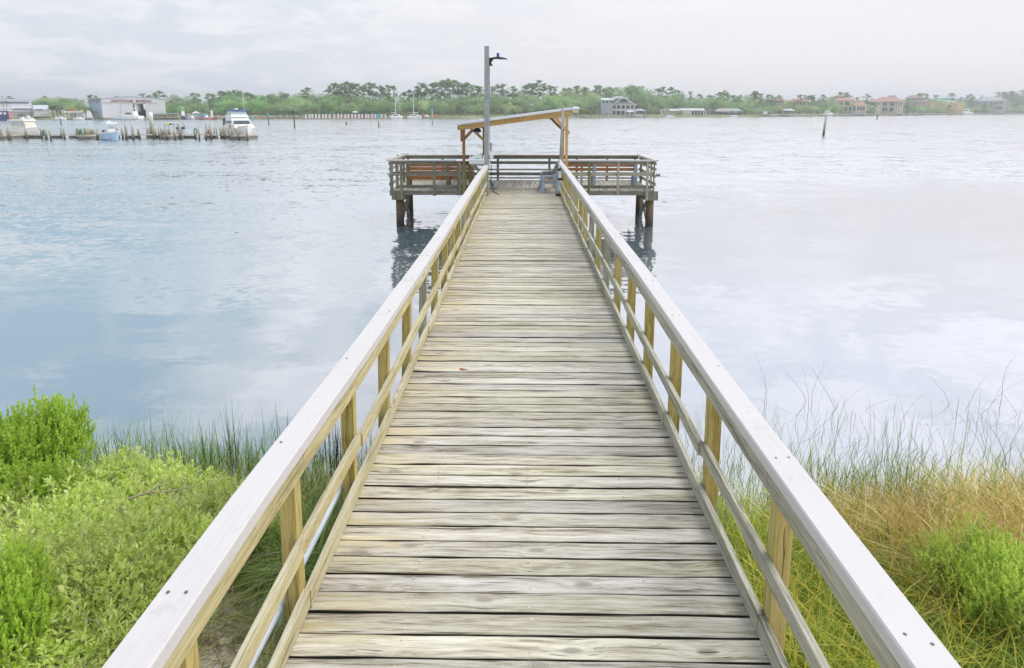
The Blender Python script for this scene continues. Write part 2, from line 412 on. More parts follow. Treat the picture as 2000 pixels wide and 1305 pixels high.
def absorb(target, other, mat):
    """merge a small mesh into the part it is fixed to"""
    import bmesh
    target.data.materials.append(M(mat)); k_ = len(target.data.materials)-1
    bm = bmesh.new(); bm.from_mesh(target.data); n0 = len(bm.faces)
    off = wloc(other)-wloc(target); other.data.transform(Matrix.Translation(off)); bm.from_mesh(other.data); bm.faces.ensure_lookup_table()
    for f in bm.faces[n0:]: f.material_index = k_
    bm.to_mesh(target.data); bm.free(); bpy.data.objects.remove(other)
def copy_tree(root, loc, rz=0, label=None, group=None, scale=None):
    c = root.copy(); COL.objects.link(c); c.location = loc; c.rotation_euler = (0,0,rz)
    if scale: c.scale = scale
    if label: c['label'] = label
    if group: c['group'] = group
    for ch in list(root.children):
        d = ch.copy(); COL.objects.link(d); d.parent = c
        for g in list(ch.children):
            e = g.copy(); COL.objects.link(e); e.parent = d
    return c
HIDDEN = []
def retire(*roots):
    """remove prototypes after they were copied"""
    for r_ in roots:
        for ch in list(r_.children_recursive): bpy.data.objects.remove(ch)
        bpy.data.objects.remove(r_)

# ------------------------------------------------------------------ water, sea bed, shores
SH = [(-500,236),(0,234),(500,233),(1000,231),(1240,229.5),(1500,228),(1700,226),(1850,224.3),(2000,222.8),(2300,222.0)]
def shoreD(u):
    for (a, va), (b_, vb) in zip(SH, SH[1:]):
        if u <= b_:
            v = va + (vb-va)*(u-a)/(b_-a); return onZ(u, v, 0).y
    return onZ(2000, 222, 0).y
m, t, b, tc, geo = newmat('water')
px, py, pz = t.sep(geo.outputs['Position'])
pos = geo.outputs['Position']
dist = t.vmath('LENGTH', pos)
edge_n = t.noise(t.comb(t.math('MULTIPLY', px, .05), t.math('MULTIPLY', py, .05), 0.0), 1.0, 3)
right = t.ss(px, -4.0, 14.0)
breeze = t.ss(t.math('SUBTRACT', t.math('ADD', py, t.math('MULTIPLY', edge_n, 16.0)), t.math('MULTIPLY', right, 12.0)), 18.0, 38.0)      # calm in the lee of the bank, rippled further out
right = t.ss(px, -4.0, 14.0)
# wavelets as slopes of the surface: chop, short waves and slow swell, patchy with the wind
amp = t.math('ADD', .05, t.math('MULTIPLY', breeze, t.lin(right, 0, 1, 1.0, .70)))
gust = t.noise(t.comb(t.math('MULTIPLY', px, .035), t.math('MULTIPLY', py, .10), 0.0), 1.0, 4, .6)
amp = t.math('MULTIPLY', amp, t.ss(gust, .30, .62, .45, 1.15))
def slopes(sx, sy, off, det, dist=.3):
    c = t.noise(t.comb(t.math('MULTIPLY', px, sx), t.math('MULTIPLY', py, sy), off), 1.0, det, .55, dist, True)
    return t.vmath('SUBTRACT', c, (.5, .5, .5))
def vscale(v, f):
    return t.vmath('MULTIPLY', v, t.comb(f, t.math('MULTIPLY', f, 1.0), 0.0))
chop = vscale(slopes(3.6, 5.6, 0.0, 3), t.math('MULTIPLY', amp, .70))
wave = vscale(slopes(.9, 1.9, 7.0, 3), t.math('MULTIPLY', amp, .40))
farw = vscale(slopes(.30, .60, 3.0, 4), t.math('MULTIPLY', amp, .30))
swel = vscale(slopes(.35, 1.1, 5.0, 2), .045)
tot = t.vmath('ADD', t.vmath('ADD', chop, wave), t.vmath('ADD', farw, swel))
# wind blows onto the near bank: the steeper wave faces look that way
tot = t.vmath('ADD', tot, t.comb(0.0, t.math('MULTIPLY', breeze, -.075), 0.0))
nrm = t.vmath('NORMALIZE', t.vmath('ADD', tot, (0.0, 0.0, 1.0)))
for n in [b]: t.n.remove(n)
fr = t.n.new('ShaderNodeFresnel'); fr.inputs['IOR'].default_value = 1.34; t.l.new(nrm, fr.inputs['Normal'])
fac = t.math('POWER', fr.outputs[0], .30)
dif = t.n.new('ShaderNodeBsdfDiffuse'); shal = t.ss(py, 4.6, 7.2)
deep = t.mix(right, (.10,.17,.21), (.20,.23,.26))
t.put(dif.inputs['Color'], t.mix(shal, (.30,.27,.20), deep))
gl = t.n.new('ShaderNodeBsdfGlossy'); t.put(gl.inputs['Roughness'], t.lin(breeze, 0, 1, .03, .06)); gl.inputs['Color'].default_value = (1,1,1,1)
t.l.new(nrm, gl.inputs['Normal'])
mx = t.n.new('ShaderNodeMixShader'); t.put(mx.inputs[0], fac); t.l.new(dif.outputs[0], mx.inputs[1]); t.l.new(gl.outputs[0], mx.inputs[2])
t.l.new(mx.outputs[0], t.n['Material Output'].inputs['Surface'])
o = MB().add([(-2500,-60,0),(2500,-60,0),(2500,2600,0),(-2500,2600,0)], [(0,1,2,3)]).build('water', 'water'); setp(o, kind='structure')

m, t, b, tc, geo = newmat('shore_sand')
pos = geo.outputs['Position']; z = t.sep(pos)[2]
n = t.noise(pos, 3, 6, .65); nf = t.noise(pos, 30, 4, .7)
col = t.mix(t.ss(n, .42, .6), (.74,.67,.54), (.56,.48,.34))
deb = t.vor(pos, 38)
col = t.mix(t.ss(t.noise(pos, 7, 5, .7), .50, .60), col, t.mix(t.ss(nf, .4, .6), (.09,.06,.03), (.36,.22,.08)))
col = t.mix(t.math('MULTIPLY', t.ss(deb['Distance'], .28, .15), t.ss(t.noise(pos, 5, 2), .45, .6)), col, t.mix(t.sep(deb['Color'])[0], (.62,.42,.16), (.75,.70,.60)))
wet = t.ss(t.math('ADD', z, t.math('MULTIPLY', n, .08)), .10, .01)
col = t.mix(t.math('MULTIPLY', wet, .5), col, (.12,.11,.08))
t.put(b.inputs['Base Color'], col); t.put(b.inputs['Roughness'], t.lin(wet, 0, 1, .9, .25))
bump(t, b, t.math('ADD', nf, n), .02)
def gz(x, y):
    """height of the near bank"""
    edge = 5.15 + .25*math.sin(x*1.3+.6) + (.9 if x < -2 else 0)*min(1, (-2-x)) + (.35*min(1, max(0, x-1.6)))
    s_ = (edge - y)
    return max(-.9, .14*s_ if s_ > 0 else .16*s_) + .015*math.sin(x*5+y*3)*math.cos(y*4.1) + .02*math.sin(x*2.2)
nx, ny = 150, 90
xs = np.concatenate([np.linspace(-60, -8, 20), np.linspace(-7.8, 7.8, 110), np.linspace(8, 60, 20)]); ys = np.concatenate([np.linspace(-30, 1.5, 12), np.linspace(1.8, 10.5, 78)])
V = [(x, y, gz(x, y) if abs(x) < 60 else 0) for y in ys for x in xs]
Q = [(j*nx+i, j*nx+i+1, (j+1)*nx+i+1, (j+1)*nx+i) for j in range(ny-1) for i in range(nx-1)]
o = link('beach_ground', npmesh('beach_ground', V, Q), 'shore_sand', None, True); setp(o, kind='structure')

m, t, b, tc, geo = newmat('far_ground')
pos = geo.outputs['Position']; n = t.noise(pos, .08, 5, .6)
t.put(b.inputs['Base Color'], t.mix(t.ss(n, .4, .6), (.14,.18,.07), (.26,.27,.14))); b.inputs['Roughness'].default_value = .95
us = list(range(-700, 2901, 60)); V = []; Q = []
for u in us:
    uu = min(max(u, -500), 2300); D = shoreD(uu)
    for dd, zz in ((-1.0, -.6), (0, .25), (3, .9), (30, 1.6), (120, 3), (700, 4)):
        p = atD(u, 228, D+dd); V.append((p.x, D+dd, zz))
for i in range(len(us)-1):
    for j in range(5): Q.append((i*6+j, (i+1)*6+j, (i+1)*6+j+1, i*6+j+1))
o = link('far_shore', npmesh('far_shore', V, Q), 'far_ground', None, True); setp(o, kind='structure')
def fz(D, u):
    """ground height on the far shore"""
    d = D - shoreD(u)
    for (a, za), (b_, zb) in zip(((-1,-.6),(0,.25),(3,.9),(30,1.6),(120,3),(700,4)), ((0,.25),(3,.9),(30,1.6),(120,3),(700,4),(9999,4))):
        if d <= b_: return za + (zb-za)*(d-a)/(b_-a)
    return 4

# ------------------------------------------------------------------ the walkway
DZ = 1.30
LX = [(1.0,-1.165),(2.6,-1.16),(5,-1.14),(9,-1.135),(15,-1.145),(22.6,-1.15)]      # inner face of the left toe board
RX = [(1.0,1.225),(2.6,1.23),(5,1.235),(9,1.235),(15,1.235),(22.6,1.24)]
def interp(tab, y):
    for (a, va), (b_, vb) in zip(tab, tab[1:]):
        if y <= b_: return va + (vb-va)*(max(y, a)-a)/(b_-a)
    return tab[-1][1]
pier = empty('pier_walkway', (0, 12, 0), 'long weathered plank walkway with white capped railings leading out over the water', 'pier')
# deck planks, each its own island
AC = []; V = []; Q = []; y = 1.15; pr = random.Random(5); NS = 26
nails = MB(); planks = []
while y < 22.78:
    w = .1393 + pr.uniform(-.002, .003); planks.append((y, w)); gap = .006 + pr.random()*.006
    xl = interp(LX, y) - .035 + pr.uniform(-.02, .012); xr = interp(RX, y) + .035 + pr.uniform(-.012, .02)
    z0 = DZ + pr.uniform(-.004, .004); sk = pr.uniform(-.004, .004); ph = pr.uniform(0, 6); wa = pr.uniform(.0008, .003)
    bow = pr.uniform(-.004, .004); cup = pr.uniform(-.002, .004)
    prof = [(0, -.036), (0, -.006), (.003, -.0015), (.008, 0), (w*.5, cup), (w-.008, 0), (w-.003, -.0015), (w, -.006), (w, -.036)]
    b0 = len(V); np_ = len(prof)
    for i in range(NS+1):
        f = i/NS; x = xl + (xr-xl)*f
        e0 = wa*math.sin(ph + f*17) + wa*.6*math.sin(ph*2+f*41); e1 = wa*math.sin(ph*1.7 + f*13) + wa*.6*math.sin(ph*3+f*37)
        zz = z0 + bow*math.sin(f*3.14) + .0012*math.sin(f*23+ph)
        for k_, (a, c) in enumerate(prof):
            yy = y + a + sk*(f-.5)*2 + (e0 if a < w/2 else e1 if a > w/2 else 0)
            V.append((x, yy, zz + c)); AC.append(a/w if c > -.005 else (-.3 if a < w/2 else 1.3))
    for i in range(NS):
        for k_ in range(np_):
            Q.append((b0+i*np_+k_, b0+(i+1)*np_+k_, b0+(i+1)*np_+(k_+1) % np_, b0+i*np_+(k_+1) % np_))
    for xx in (-.62, .05, .72):
        for yy in (.035, .105):
            if pr.random() < .8: nails.tube([(xx+pr.uniform(-.02,.02), y+yy+pr.uniform(-.006,.006), z0+.0005), (xx, y+yy, z0+.0038)], .0042, 6)
    y += w + gap
PLANK_END = y
me = npmesh('deck', np.array(V)-np.array([0,12,0]), Q)
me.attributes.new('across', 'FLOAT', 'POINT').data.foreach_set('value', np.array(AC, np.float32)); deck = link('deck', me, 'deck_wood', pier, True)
md = deck.modifiers.new('es', 'EDGE_SPLIT'); md.split_angle = R(50)
# solid plank ends
mbe = MB()
absorb(deck, nails.build('nails', 'nail', deck), 'nail')
st = MB()
for x in (-.95, -.3, .38, 1.03): st.beam((x, 1.1, DZ-.145), (x, 22.6, DZ-.145), .045, .20)
st.build('stringer', 'rail_grey_Y', pier)
pm = MB()
piles = []
for i in range(6):
    yy = 3.4 + i*3.7
    piles.append(yy)
    cb = MB(); cb.bb(-1.2, 1.28, yy+.12, yy+.16, DZ-.46, DZ-.25); cb.build('cross_beam', 'old_wood_X', pier)
    for x in (-1.0, 1.08):
        MB().tube([(x, yy, -1.6), (x, yy, DZ-.26)], [.14, .125], 14).build('piling', 'piling_wood', pier, True)
# railings
def railing(side, tab, lab):
    s = side; P = empty('railing', (0, 0, 0), parent=pier); P.location = (0,0,0); P['label'] = lab
    r2 = random.Random(3 if s < 0 else 8)
    lean = (lambda y: interp([(1,0),(2.6,0),(4.3,.03),(9,.05),(22,.06)], y)) if s < 0 else (lambda y: -interp([(1,-.02),(5,-.02),(22,-.02)], y)*1.0*-1)
    X = lambda y, h: interp(tab, y) + (lean(y)*h if s < 0 else -lean(y)*h*0 + .0)
    fam = 'rail_yellow_Y' if s < 0 else 'rail_grey_Y'
    yend = 21.7
    HZ = DZ + 1.0 - .03     # underside of the white cap
    # posts
    y0 = 2.02 if s < 0 else 1.84
    ys_ = []; yv = y0
    while yv < yend: ys_.append(yv); yv += (1.09 if s < 0 else 1.13) + r2.uniform(-.03, .03)
    for q in ys_:
        xb = X(q, 0) + s*.085; xt = X(q, 1) + s*.085
        mb = MB(); tw = r2.uniform(-.006, .006)
        mb.beam((xb, q, DZ-.42), (xt+tw, q+r2.uniform(-.01,.01), HZ-.002), .088, .088, (0,1,0))
        po = mb.build('rail_post', 'post_yellow' if r2.random() < .72 or q < 6.5 else 'rail_grey_Z', P, bevel=.004)
        bb = MB()
        for zz in (DZ-.05, DZ-.2): bb.tube([(xb+s*.044, q, zz), (xb+s*.056, q, zz)], .012, 8)
        bb.build('bolt', 'dark_screw', P) if False else None
    # boards in lengths that meet on posts
    def run(nm, zc, hgt, mat, thick=.038, seg=3, jit=.006, bev=.005, start=0, hfrac=.5, jz=.006):
        pts = [1.15] + ys_[start::seg] + [yend+.1]
        pts = sorted(set(pts))
        for a, b2 in zip(pts, pts[1:]):
            if b2-a < .05: continue
            dx0, dz0 = r2.uniform(-jit, jit), r2.uniform(-jz, jz)
            n = max(3, int((b2-a)/.35)); VV = []; FF = []
            th = thick; sag = r2.uniform(-.006, .006); ph = r2.uniform(0, 6)
            for i in range(n+1):
                q = a+.002 + (b2-a-.004)*i/n; f = i/n
                xi = X(q, hfrac) + dx0*(1-f) + .003*math.sin(q*2.1+ph)
                zz = zc + dz0 + sag*math.sin(f*math.pi) + .0025*math.sin(q*3.3+ph)
                c = .004
                prof = [(0, -hgt/2+c), (0, hgt/2-c), (c, hgt/2), (th-c, hgt/2), (th, hgt/2-c), (th, -hgt/2+c), (th-c, -hgt/2), (c, -hgt/2)]
                VV += [(xi + s*px_, q, zz+pz_) for px_, pz_ in prof]
            for i in range(n):
                for k_ in range(8): FF.append((i*8+k_, (i+1)*8+k_, (i+1)*8+(k_+1) % 8, i*8+(k_+1) % 8))
            FF += [tuple(range(8)), tuple(n*8+k_ for k_ in range(7, -1, -1))]
            MB().add(VV, FF).build(nm, mat, P)
    run('top_rail', HZ-.075, .139, fam, seg=4, start=1, jit=.003, hfrac=.95, jz=.001)
    run('middle_rail', DZ+.405, .092, fam, seg=3, start=2, jit=.012, hfrac=.45, jz=.010)
    run('toe_board', DZ+.066, .110, 'bottom_yellow' if s < 0 else fam, seg=2, start=1, jit=.010, hfrac=.05)
    # white cap with turned-down lips
    c0 = -.012; c1 = .140
    prof = [(c0, -.034), (c0, .022), (c0+.006, .030), (c1-.006, .030), (c1, .022), (c1, -.03), (c1-.006, -.03), (c1-.006, .0), (c0+.006, .0), (c0+.006, -.034)]
    if s > 0: prof = [(c0, -.028)] + prof[1:9] + [(c0+.006, -.028)]
    caps = []; joints = [1.1, 6.3, 10.2, 14.0, 18.0, yend+.12]
    for a, b2 in zip(joints, joints[1:]):
        VV = []; FF = []; n = 14; np2 = len(prof)
        dx0 = r2.uniform(-.003, .003); ddz = r2.uniform(-.002, .002)
        for i in range(n+1):
            q = a+.001 + (b2-a-.002)*i/n
            xi = X(q, 1) + dx0 + .003*math.sin(q*1.1+s)
            VV += [(xi+s*p_, q, HZ+ddz+.004*math.sin(q*.9+s)+z_) for p_, z_ in prof]
        for i in range(n):
            for k_ in range(np2): FF.append((i*np2+k_, (i+1)*np2+k_, (i+1)*np2+(k_+1) % np2, i*np2+(k_+1) % np2))
        FF += [tuple(range(np2)), tuple(n*np2+k_ for k_ in range(np2-1, -1, -1))]
        caps.append(MB().add(VV, FF).build('cap_rail', 'cap_white', P))
    for cap_i, (ja, jb) in enumerate(zip(joints, joints[1:])):
     sc = MB()
     for q in [q_ for q_ in ys_ if ja <= q_ < jb]:
        for off in (.035, .10):
            if r2.random() < .9:
                xx = X(q, 1) + s*off; yy = q + r2.uniform(-.03, .03); zz = HZ+.004*math.sin(yy*.9+s)+.030
                sc.tube([(xx, yy, zz+.0002), (xx, yy, zz+.0035)], .0062, 8)
     absorb(caps[cap_i], sc.build('screws', 'dark_screw', P), 'dark_screw')
    return ys_
postsL = railing(-1, LX, 'left railing of yellowed boards under a white cap')
postsR = railing(1, RX, 'right railing of greyer boards under a white cap')
# conduit pipe strapped outside the left toe board
cm = MB(); cm.tube([(interp(LX, q)-.075+.006*math.sin(q*2), q, DZ-.005+.01*math.sin(q*1.3)) for q in np.linspace(1.2, 21.5, 40)], .021, 10)
# keep it clear of the posts
cm = MB(); cm.tube([(interp(LX, q)-.155+.004*math.sin(q*2), q, DZ+.045+.008*math.sin(q*1.3)) for q in np.linspace(1.2, 21.2, 40)], .022, 10)
cm.build('conduit_pipe', 'pvc', pier, True)
# small dry leaf on the planks
p = onZ(905, 722, DZ+.008)
lf = MB(); lf.add([(p.x-.05,p.y+.03,p.z),(p.x-.02,p.y+.015,p.z+.012),(p.x+.07,p.y-.02,p.z+.004),(p.x-.03,p.y-.01,p.z+.001)], [(0,1,2,3)])
selfroot('dry_leaf', lf, 'slat_orange', (p.x,p.y,DZ), 'small curled orange dry leaf lying on the walkway planks', 'leaf')

# ------------------------------------------------------------------ T platform
TY0, TY1 = 22.0, 25.4; TXL, TXR = -4.62, 4.62
plat = empty('fishing_platform', (0, 23.7, 0), 'weathered grey timber platform on brown pilings across the end of the walkway', 'platform')
V = []; Q = []; x = TXL+.04; b0 = 0
dm = MB()
while x < TXR-.15:
    ya = TY0-.02+pr.uniform(-.015,.01) if not (-1.19 < x+.07 < 1.29) else PLANK_END+.004
    z0 = DZ+pr.uniform(-.003,.003)-.001
    dm.bb(x, x+.139, ya, TY1, z0-.036, z0); x += .139+.012+pr.random()*.006
dm.build('deck', 'deck_wood_far', plat, bevel=.003)
MB().bb(TXL+.02, -1.35, TY0+.01, TY0+.05, DZ-.175, DZ-.045).build('rim_joist', 'old_wood_X', plat)
MB().bb(1.4, TXR-.02, TY0+.01, TY0+.05, DZ-.175, DZ-.045).build('rim_joist', 'old_wood_X', plat)
MB().bb(TXL, TXR, TY1-.05, TY1-.01, DZ-.175, DZ-.045).build('rim_joist', 'old_wood_X', plat)
jm = MB()
for i in range(16): 
    xx = TXL+.1+i*(TXR-TXL-.2)/15; jm.bb(xx-.02, xx+.02, TY0+.06, TY1-.06, DZ-.17, DZ-.045)
jm.build('joists', 'old_wood_Y', plat)
for sx in (-1, 1):
    xp = -4.30 if sx < 0 else 4.47
    MB().bb(xp-.16-.06, xp+.16+.06, TY0-.03, TY0+.008, DZ-.345, DZ-.03).build('corner_board', 'old_wood_Z', plat)
    MB().bb(xp-.20, xp-.15, TY0+.06, TY1, DZ-.36, DZ-.18).build('pile_cap_beam', 'old_wood_Y', plat)
    MB().bb(xp+.15, xp+.20, TY0+.06, TY1, DZ-.36, DZ-.18).build('pile_cap_beam', 'old_wood_Y', plat)
    for yy in (TY0+.24, TY1-.35):
        xq = xp + (0 if yy < 23 else sx*.15)
        MB().tube([(xq, yy, -2.2), (xq, yy, DZ-.18)], [.15, .135], 16).build('piling', 'piling_wood', plat, True)
    for za, zb, d in ((DZ-.34, .0, -.02), (.05, DZ-.36, .0)):
        MB().beam((xp-sx*(.02+d), TY0+.42, za), (xp+sx*.14, TY1-.5, zb), .06, .15).build('cross_brace', 'old_wood_Y', plat)
for xx in (-1.1, 1.2):
    MB().tube([(xx, TY1-.4, -2.2), (xx, TY1-.4, DZ-.28)], [.14, .13], 14).build('piling', 'piling_wood', plat, True)
def tpost(x, y, z0, z1, mat='old_wood_Z', w=.088, d=.04):
    MB().bb(x-w/2, x+w/2, y-d/2, y+d/2, z0, z1).build('rail_post', mat, plat, bevel=.003)
CZ = 2.35
YF = TY0-.052
U = lambda u, D=22.0: FX(u, D) - (FX(1020, D) - 0)*1.0
for u in (761, 781, 846): tpost(U(u), YF, DZ-.20 if u != 781 else DZ-.33, CZ-.045)
MB().bb(U(762)-.02, U(762)+.02, YF+.03, YF+.16, DZ-.2, CZ-.05).build('rail_post', 'old_wood_Z', plat)
for u in (1153, 1210): tpost(U(u), YF, DZ-.14, CZ-.045, 'post_green' if u == 1153 else 'rail_grey_Z')
for u in (1268, 1281): tpost(U(u), YF, DZ-.34 if u == 1268 else DZ-.19, CZ-.045, 'rail_grey_Z' if u==1268 else 'old_wood_Z', .09 if u == 1268 else .05)
tpost(U(769), YF+.30, DZ-.2, CZ-.08, 'rail_grey_Z', .088)
tpost(U(1281), YF+.5, DZ-.2, CZ-.08, 'rail_grey_Z', .06)
for (xa, xb, lab) in ((U(758), U(918), 0), (U(1114), U(1283), 1)):
    MB().bb(xa+.04, xb, YF+.022, YF+.060, CZ-.155, CZ-.05).build('rail_board', 'old_wood_X', plat)
    MB().bb(xa+.04, xb, YF+.022, YF+.060, 1.80, 1.93).build('rail_board', 'old_wood_X' if not lab else 'rail_grey_X', plat)
    MB().bb(xa+.2, xb, YF+.022, YF+.060, 1.365, 1.475).build('rail_board', 'old_wood_X', plat)
MB().bb(U(757), U(889), YF-.04, YF+.10, CZ-.045, CZ+.0).build('cap_rail', 'cap_white', plat)
MB().bb(U(889)+.002, U(918), YF-.04, YF+.10, CZ-.075, CZ-.045).build('cap_rail', 'old_wood_X', plat)
MB().bb(U(1108), U(1284), YF-.04, YF+.12, CZ-.045, CZ+.0).build('cap_rail', 'cap_white', plat)
MB().bb(U(752,21.95), U(782), YF-.066, YF-.046, 1.85, 1.88).build('rail_strip', 'rail_grey_X', plat)
MB().bb(U(1266), U(1284), YF-.066, YF-.046, 1.98, 2.01).build('rail_strip', 'rail_grey_X', plat)
# back railing
YB = TY1-.10
for u in (795, 863, 920, 972, 1074, 1128, 1188, 1243): tpost(U(u, YB), YB, DZ, 2.24, 'old_wood_Z')
MB().bb(U(774, YB), U(1249, YB), YB-.10, YB+.06, 2.255, 2.295).build('cap_rail', 'rail_grey_X', plat)
MB().bb(U(779, YB), U(1249, YB), YB-.062, YB-.024, 2.14, 2.252).build('rail_board', 'old_wood_X', plat)
MB().bb(U(779, YB), U(1249, YB), YB-.062, YB-.024, 1.94, 2.05).build('rail_board', 'old_wood_X', plat)
MB().bb(U(779, YB), U(1249, YB), YB-.062, YB-.024, 1.69, 1.755).build('rail_board', 'rail_grey_X', plat)
MB().bb(U(779, YB), U(1249, YB), YB-.062, YB-.024, 1.49, 1.61).build('rail_board', 'old_wood_X', plat)
MB().bb(U(779, YB), U(1249, YB), YB-.062, YB-.024, 1.36, 1.42).build('rail_board', 'rail_grey_X', plat)
# side railings
for sx in (-1, 1):
    xs_ = sx*4.60
    MB().beam((xs_+.02*sx, TY0+.075, CZ-.025), (xs_+.02*sx, TY1+.02, CZ-.055), .14, .042).build('cap_rail', 'cap_white' if sx > 0 else 'rail_grey_Y', plat)
    for zz, hh in ((CZ-.13, .11), (2.02, .09), (1.78, .10), (1.50, .11)):
        MB().beam((xs_, TY0+.04, zz), (xs_, TY1-.14, zz-.03), .036, hh).build('rail_board', 'rail_grey_Y', plat)
    for yy in (TY0+1.2, TY0+2.5): MB().bb(xs_-sx*.02-.0, xs_-sx*.10, yy-.044, yy+.044, DZ-.3, CZ-.09).build('rail_post', 'old_wood_Z', plat)
MB().tube([(4.66, TY0+.3, 1.80), (4.80, TY0+.25, 1.80)], .045, 10).build('bumper', 'old_wood_X', plat)
# ------------------------------------------------------------------ things on the platform
# lamp post
px_ = U(951, 20.6); ly = 20.6
lamp = empty('lamp_post', (px_, ly, DZ-.3), 'tall square galvanised lamp post with a dark arm lamp beside the left railing end', 'lamp post')
MB().beam((px_-.035, ly, DZ-.6), (px_+.012, ly, 6.0), .145, .145, (0,1,0)).build('pole', 'galv', lamp, bevel=.006)
g = MB(); g.bb(px_+.078, px_+.10, ly-.02, ly+.02, DZ+1.1, 5.6); g.build('conduit', 'galv', lamp)
g = MB(); g.frus((px_+.09, px_+.20, ly-.04, ly+.04), 5.40, (px_+.09, px_+.135, ly-.05, ly+.05), 5.52); g.beam((px_+.08, ly, 5.62), (px_+.28, ly, 5.63), .09, .05)
g.frus((px_+.09, px_+.15, ly-.05, ly+.05), 5.50, (px_+.09, px_+.24, ly-.05, ly+.05), 5.62); g.build('lamp_arm', 'black_metal', lamp)
g = MB(); ang = [(.20, 5.655), (.34, 5.665), (.48, 5.655), (.60, 5.625), (.66, 5.595), (.655, 5.588), (.60, 5.595), (.48, 5.605), (.34, 5.61), (.20, 5.615)]
g.prism([(px_+a, z) for a, z in ang], 'y', ly-.14, ly+.14); hd = g.build('lamp_head', 'black_metal', lamp, bevel=.008)
g = MB(); g.bb(px_+.38, px_+.58, ly-.10, ly+.10, 5.590, 5.603); g.build('lens', 'glass_pale', hd)
MB().tube([(px_+.36, ly, 5.66), (px_+.36, ly, 5.78), (px_+.36, ly, 5.79)], [.045, .045, .035], 12).build('photocell', 'blue_plastic', lamp)
MB().bb(px_+.085, px_+.20, ly-.10, ly+.0, 2.50, 2.72).build('junction_box', 'white_plastic', lamp, bevel=.008)
MB().bb(px_+.10, px_+.16, ly-.06, ly-.0, 2.72, 3.0).build('conduit_riser', 'galv', lamp)

# shelter
sh = empty('shelter', (0, 23.6, DZ), 'open timber shelter with a sloping corrugated metal roof on the platform', 'shelter')
A = [(U(905,21.85), 21.88), (U(1107.5,21.85), 21.88), (U(945,25.0), 25.0), (U(1100,25.0), 25.0)]
zb = lambda x: 3.53 + (x - U(893,22))*(4.05-3.53)/(U(1117,22)-U(893,22))     # underside of roof
x0r, x1r = U(893, 21.8), U(1117, 21.8)
def rp(x, y): return Vector((x, y, zb(x)))
for i, (x, y) in enumerate(A):
    left = i in (0, 2)
    h_ = zb(x)-.17
    mb = MB(); mb.bb(x-.048, x+.048, y-.045, y+.045, 2.2 if left and i == 0 else DZ, h_)
    mb.build('post', 'new_wood_Z' if not left else 'brown_wood', sh, bevel=.004)
    if i == 0: MB().bb(x-.072, x+.072, y-.05, y+.05, DZ-.15, 2.2).build('post_foot', 'post_green', sh); MB().bb(x-.24, x-.10, y-.05, y, DZ-.16, CZ-.06).build('post_side', 'old_wood_Z', sh); MB().bb(x-.11, x-.05, y+.0, y+.05, 2.98, h_).build('cleat', 'brown_wood', sh)
for y in (21.82, 25.05):
    MB().beam((x0r+.03, y, zb(x0r+.03)-.10), (x1r-.03, y, zb(x1r-.03)-.10), .045, .17, (0,0,1)).build('beam', 'new_wood_X', sh)
for xx in (x0r+.02, x1r-.02, -1.0, 0.0, .9):
    MB().bb(xx-.02, xx+.02, 21.85, 25.02, zb(xx)-.16, zb(xx)-.02).build('rafter', 'new_wood_Y' if xx > 0 else 'brown_wood', sh)
def br(xa, za, xb, zb_, y, mat): MB().beam((xa, y, za), (xb, y, zb_), .04, .10, (0,0,1)).build('brace', mat, sh)
q = lambda u, v, D: (atD(u, v, D).x, atD(u, v, D).z)
a_, b_ = q(904, 274, 21.9), q(923, 254, 21.9); br(*a_, *b_, 21.93, 'brown_wood')
a_, b_ = q(918, 249, 24.9), q(947, 276, 24.9); br(*a_, *b_, 24.93, 'new_wood_X')
a_, b_ = q(1074, 229, 24.9), q(1101, 256, 24.9); br(*a_, *b_, 24.93, 'brown_wood')
a_, b_ = q(1083, 228, 21.8), q(1112, 261, 21.8); br(*a_, *b_, 21.80, 'new_wood_X')
# corrugated roof sheet
V = []; Q = []; nx = 60; ys2 = [21.62, 25.35]
for y in ys2:
    for i in range(nx+1):
        x = x0r-.05 + (x1r-x0r+.09)*i/nx
        V.append((x, y, zb(x)+.045)); 
for y in ys2:
    for i in range(nx+1):
        x = x0r-.05 + (x1r-x0r+.09)*i/nx; V.append((x, y, zb(x)-.005))
mb = MB(); n1 = nx+1
for i in range(nx): 
    Q += [(i, i+1, n1+i+1, n1+i), (2*n1+i, 3*n1+i, 3*n1+i+1, 2*n1+i+1), (i, 2*n1+i, 2*n1+i+1, i+1), (n1+i, n1+i+1, 3*n1+i+1, 3*n1+i)]
Q += [(0, n1, 3*n1, 2*n1), (nx, 2*n1+nx, 3*n1+nx, n1+nx)]
mb.add(V, Q)
for k_ in range(21):
    y = 21.66 + k_*(25.3-21.66)/20
    a_, b_ = rp(x0r-.05, y), rp(x1r+.04, y)
    mb.beam(a_+Vector((0,0,.055)), b_+Vector((0,0,.055)), .05, .025)
mb.build('roof', 'galv_roof', sh)
g = MB(); lp = atD(932, 253, 22.6)
g.tube([lp+Vector((0,0,.1)), lp, lp-Vector((0,0,.08))], [.05, .12, .16], 12); dl = g.build('ceiling_lamp', 'black_metal', sh)
g = MB(); g.tube([lp-Vector((0,0,.081)), lp-Vector((0,0,.14))], [.11, .06], 12); g.build('bulb', 'glass_pale', dl)
g = MB(); g.tube([lp+Vector((.1,0,.06)), lp+Vector((.26,0,.05)), lp+Vector((.37,0,-.12)), lp+Vector((.40,0,-.5)), lp+Vector((.37,-.4,-1.0))], .014, 6); g.build('cable', 'black_metal', sh)

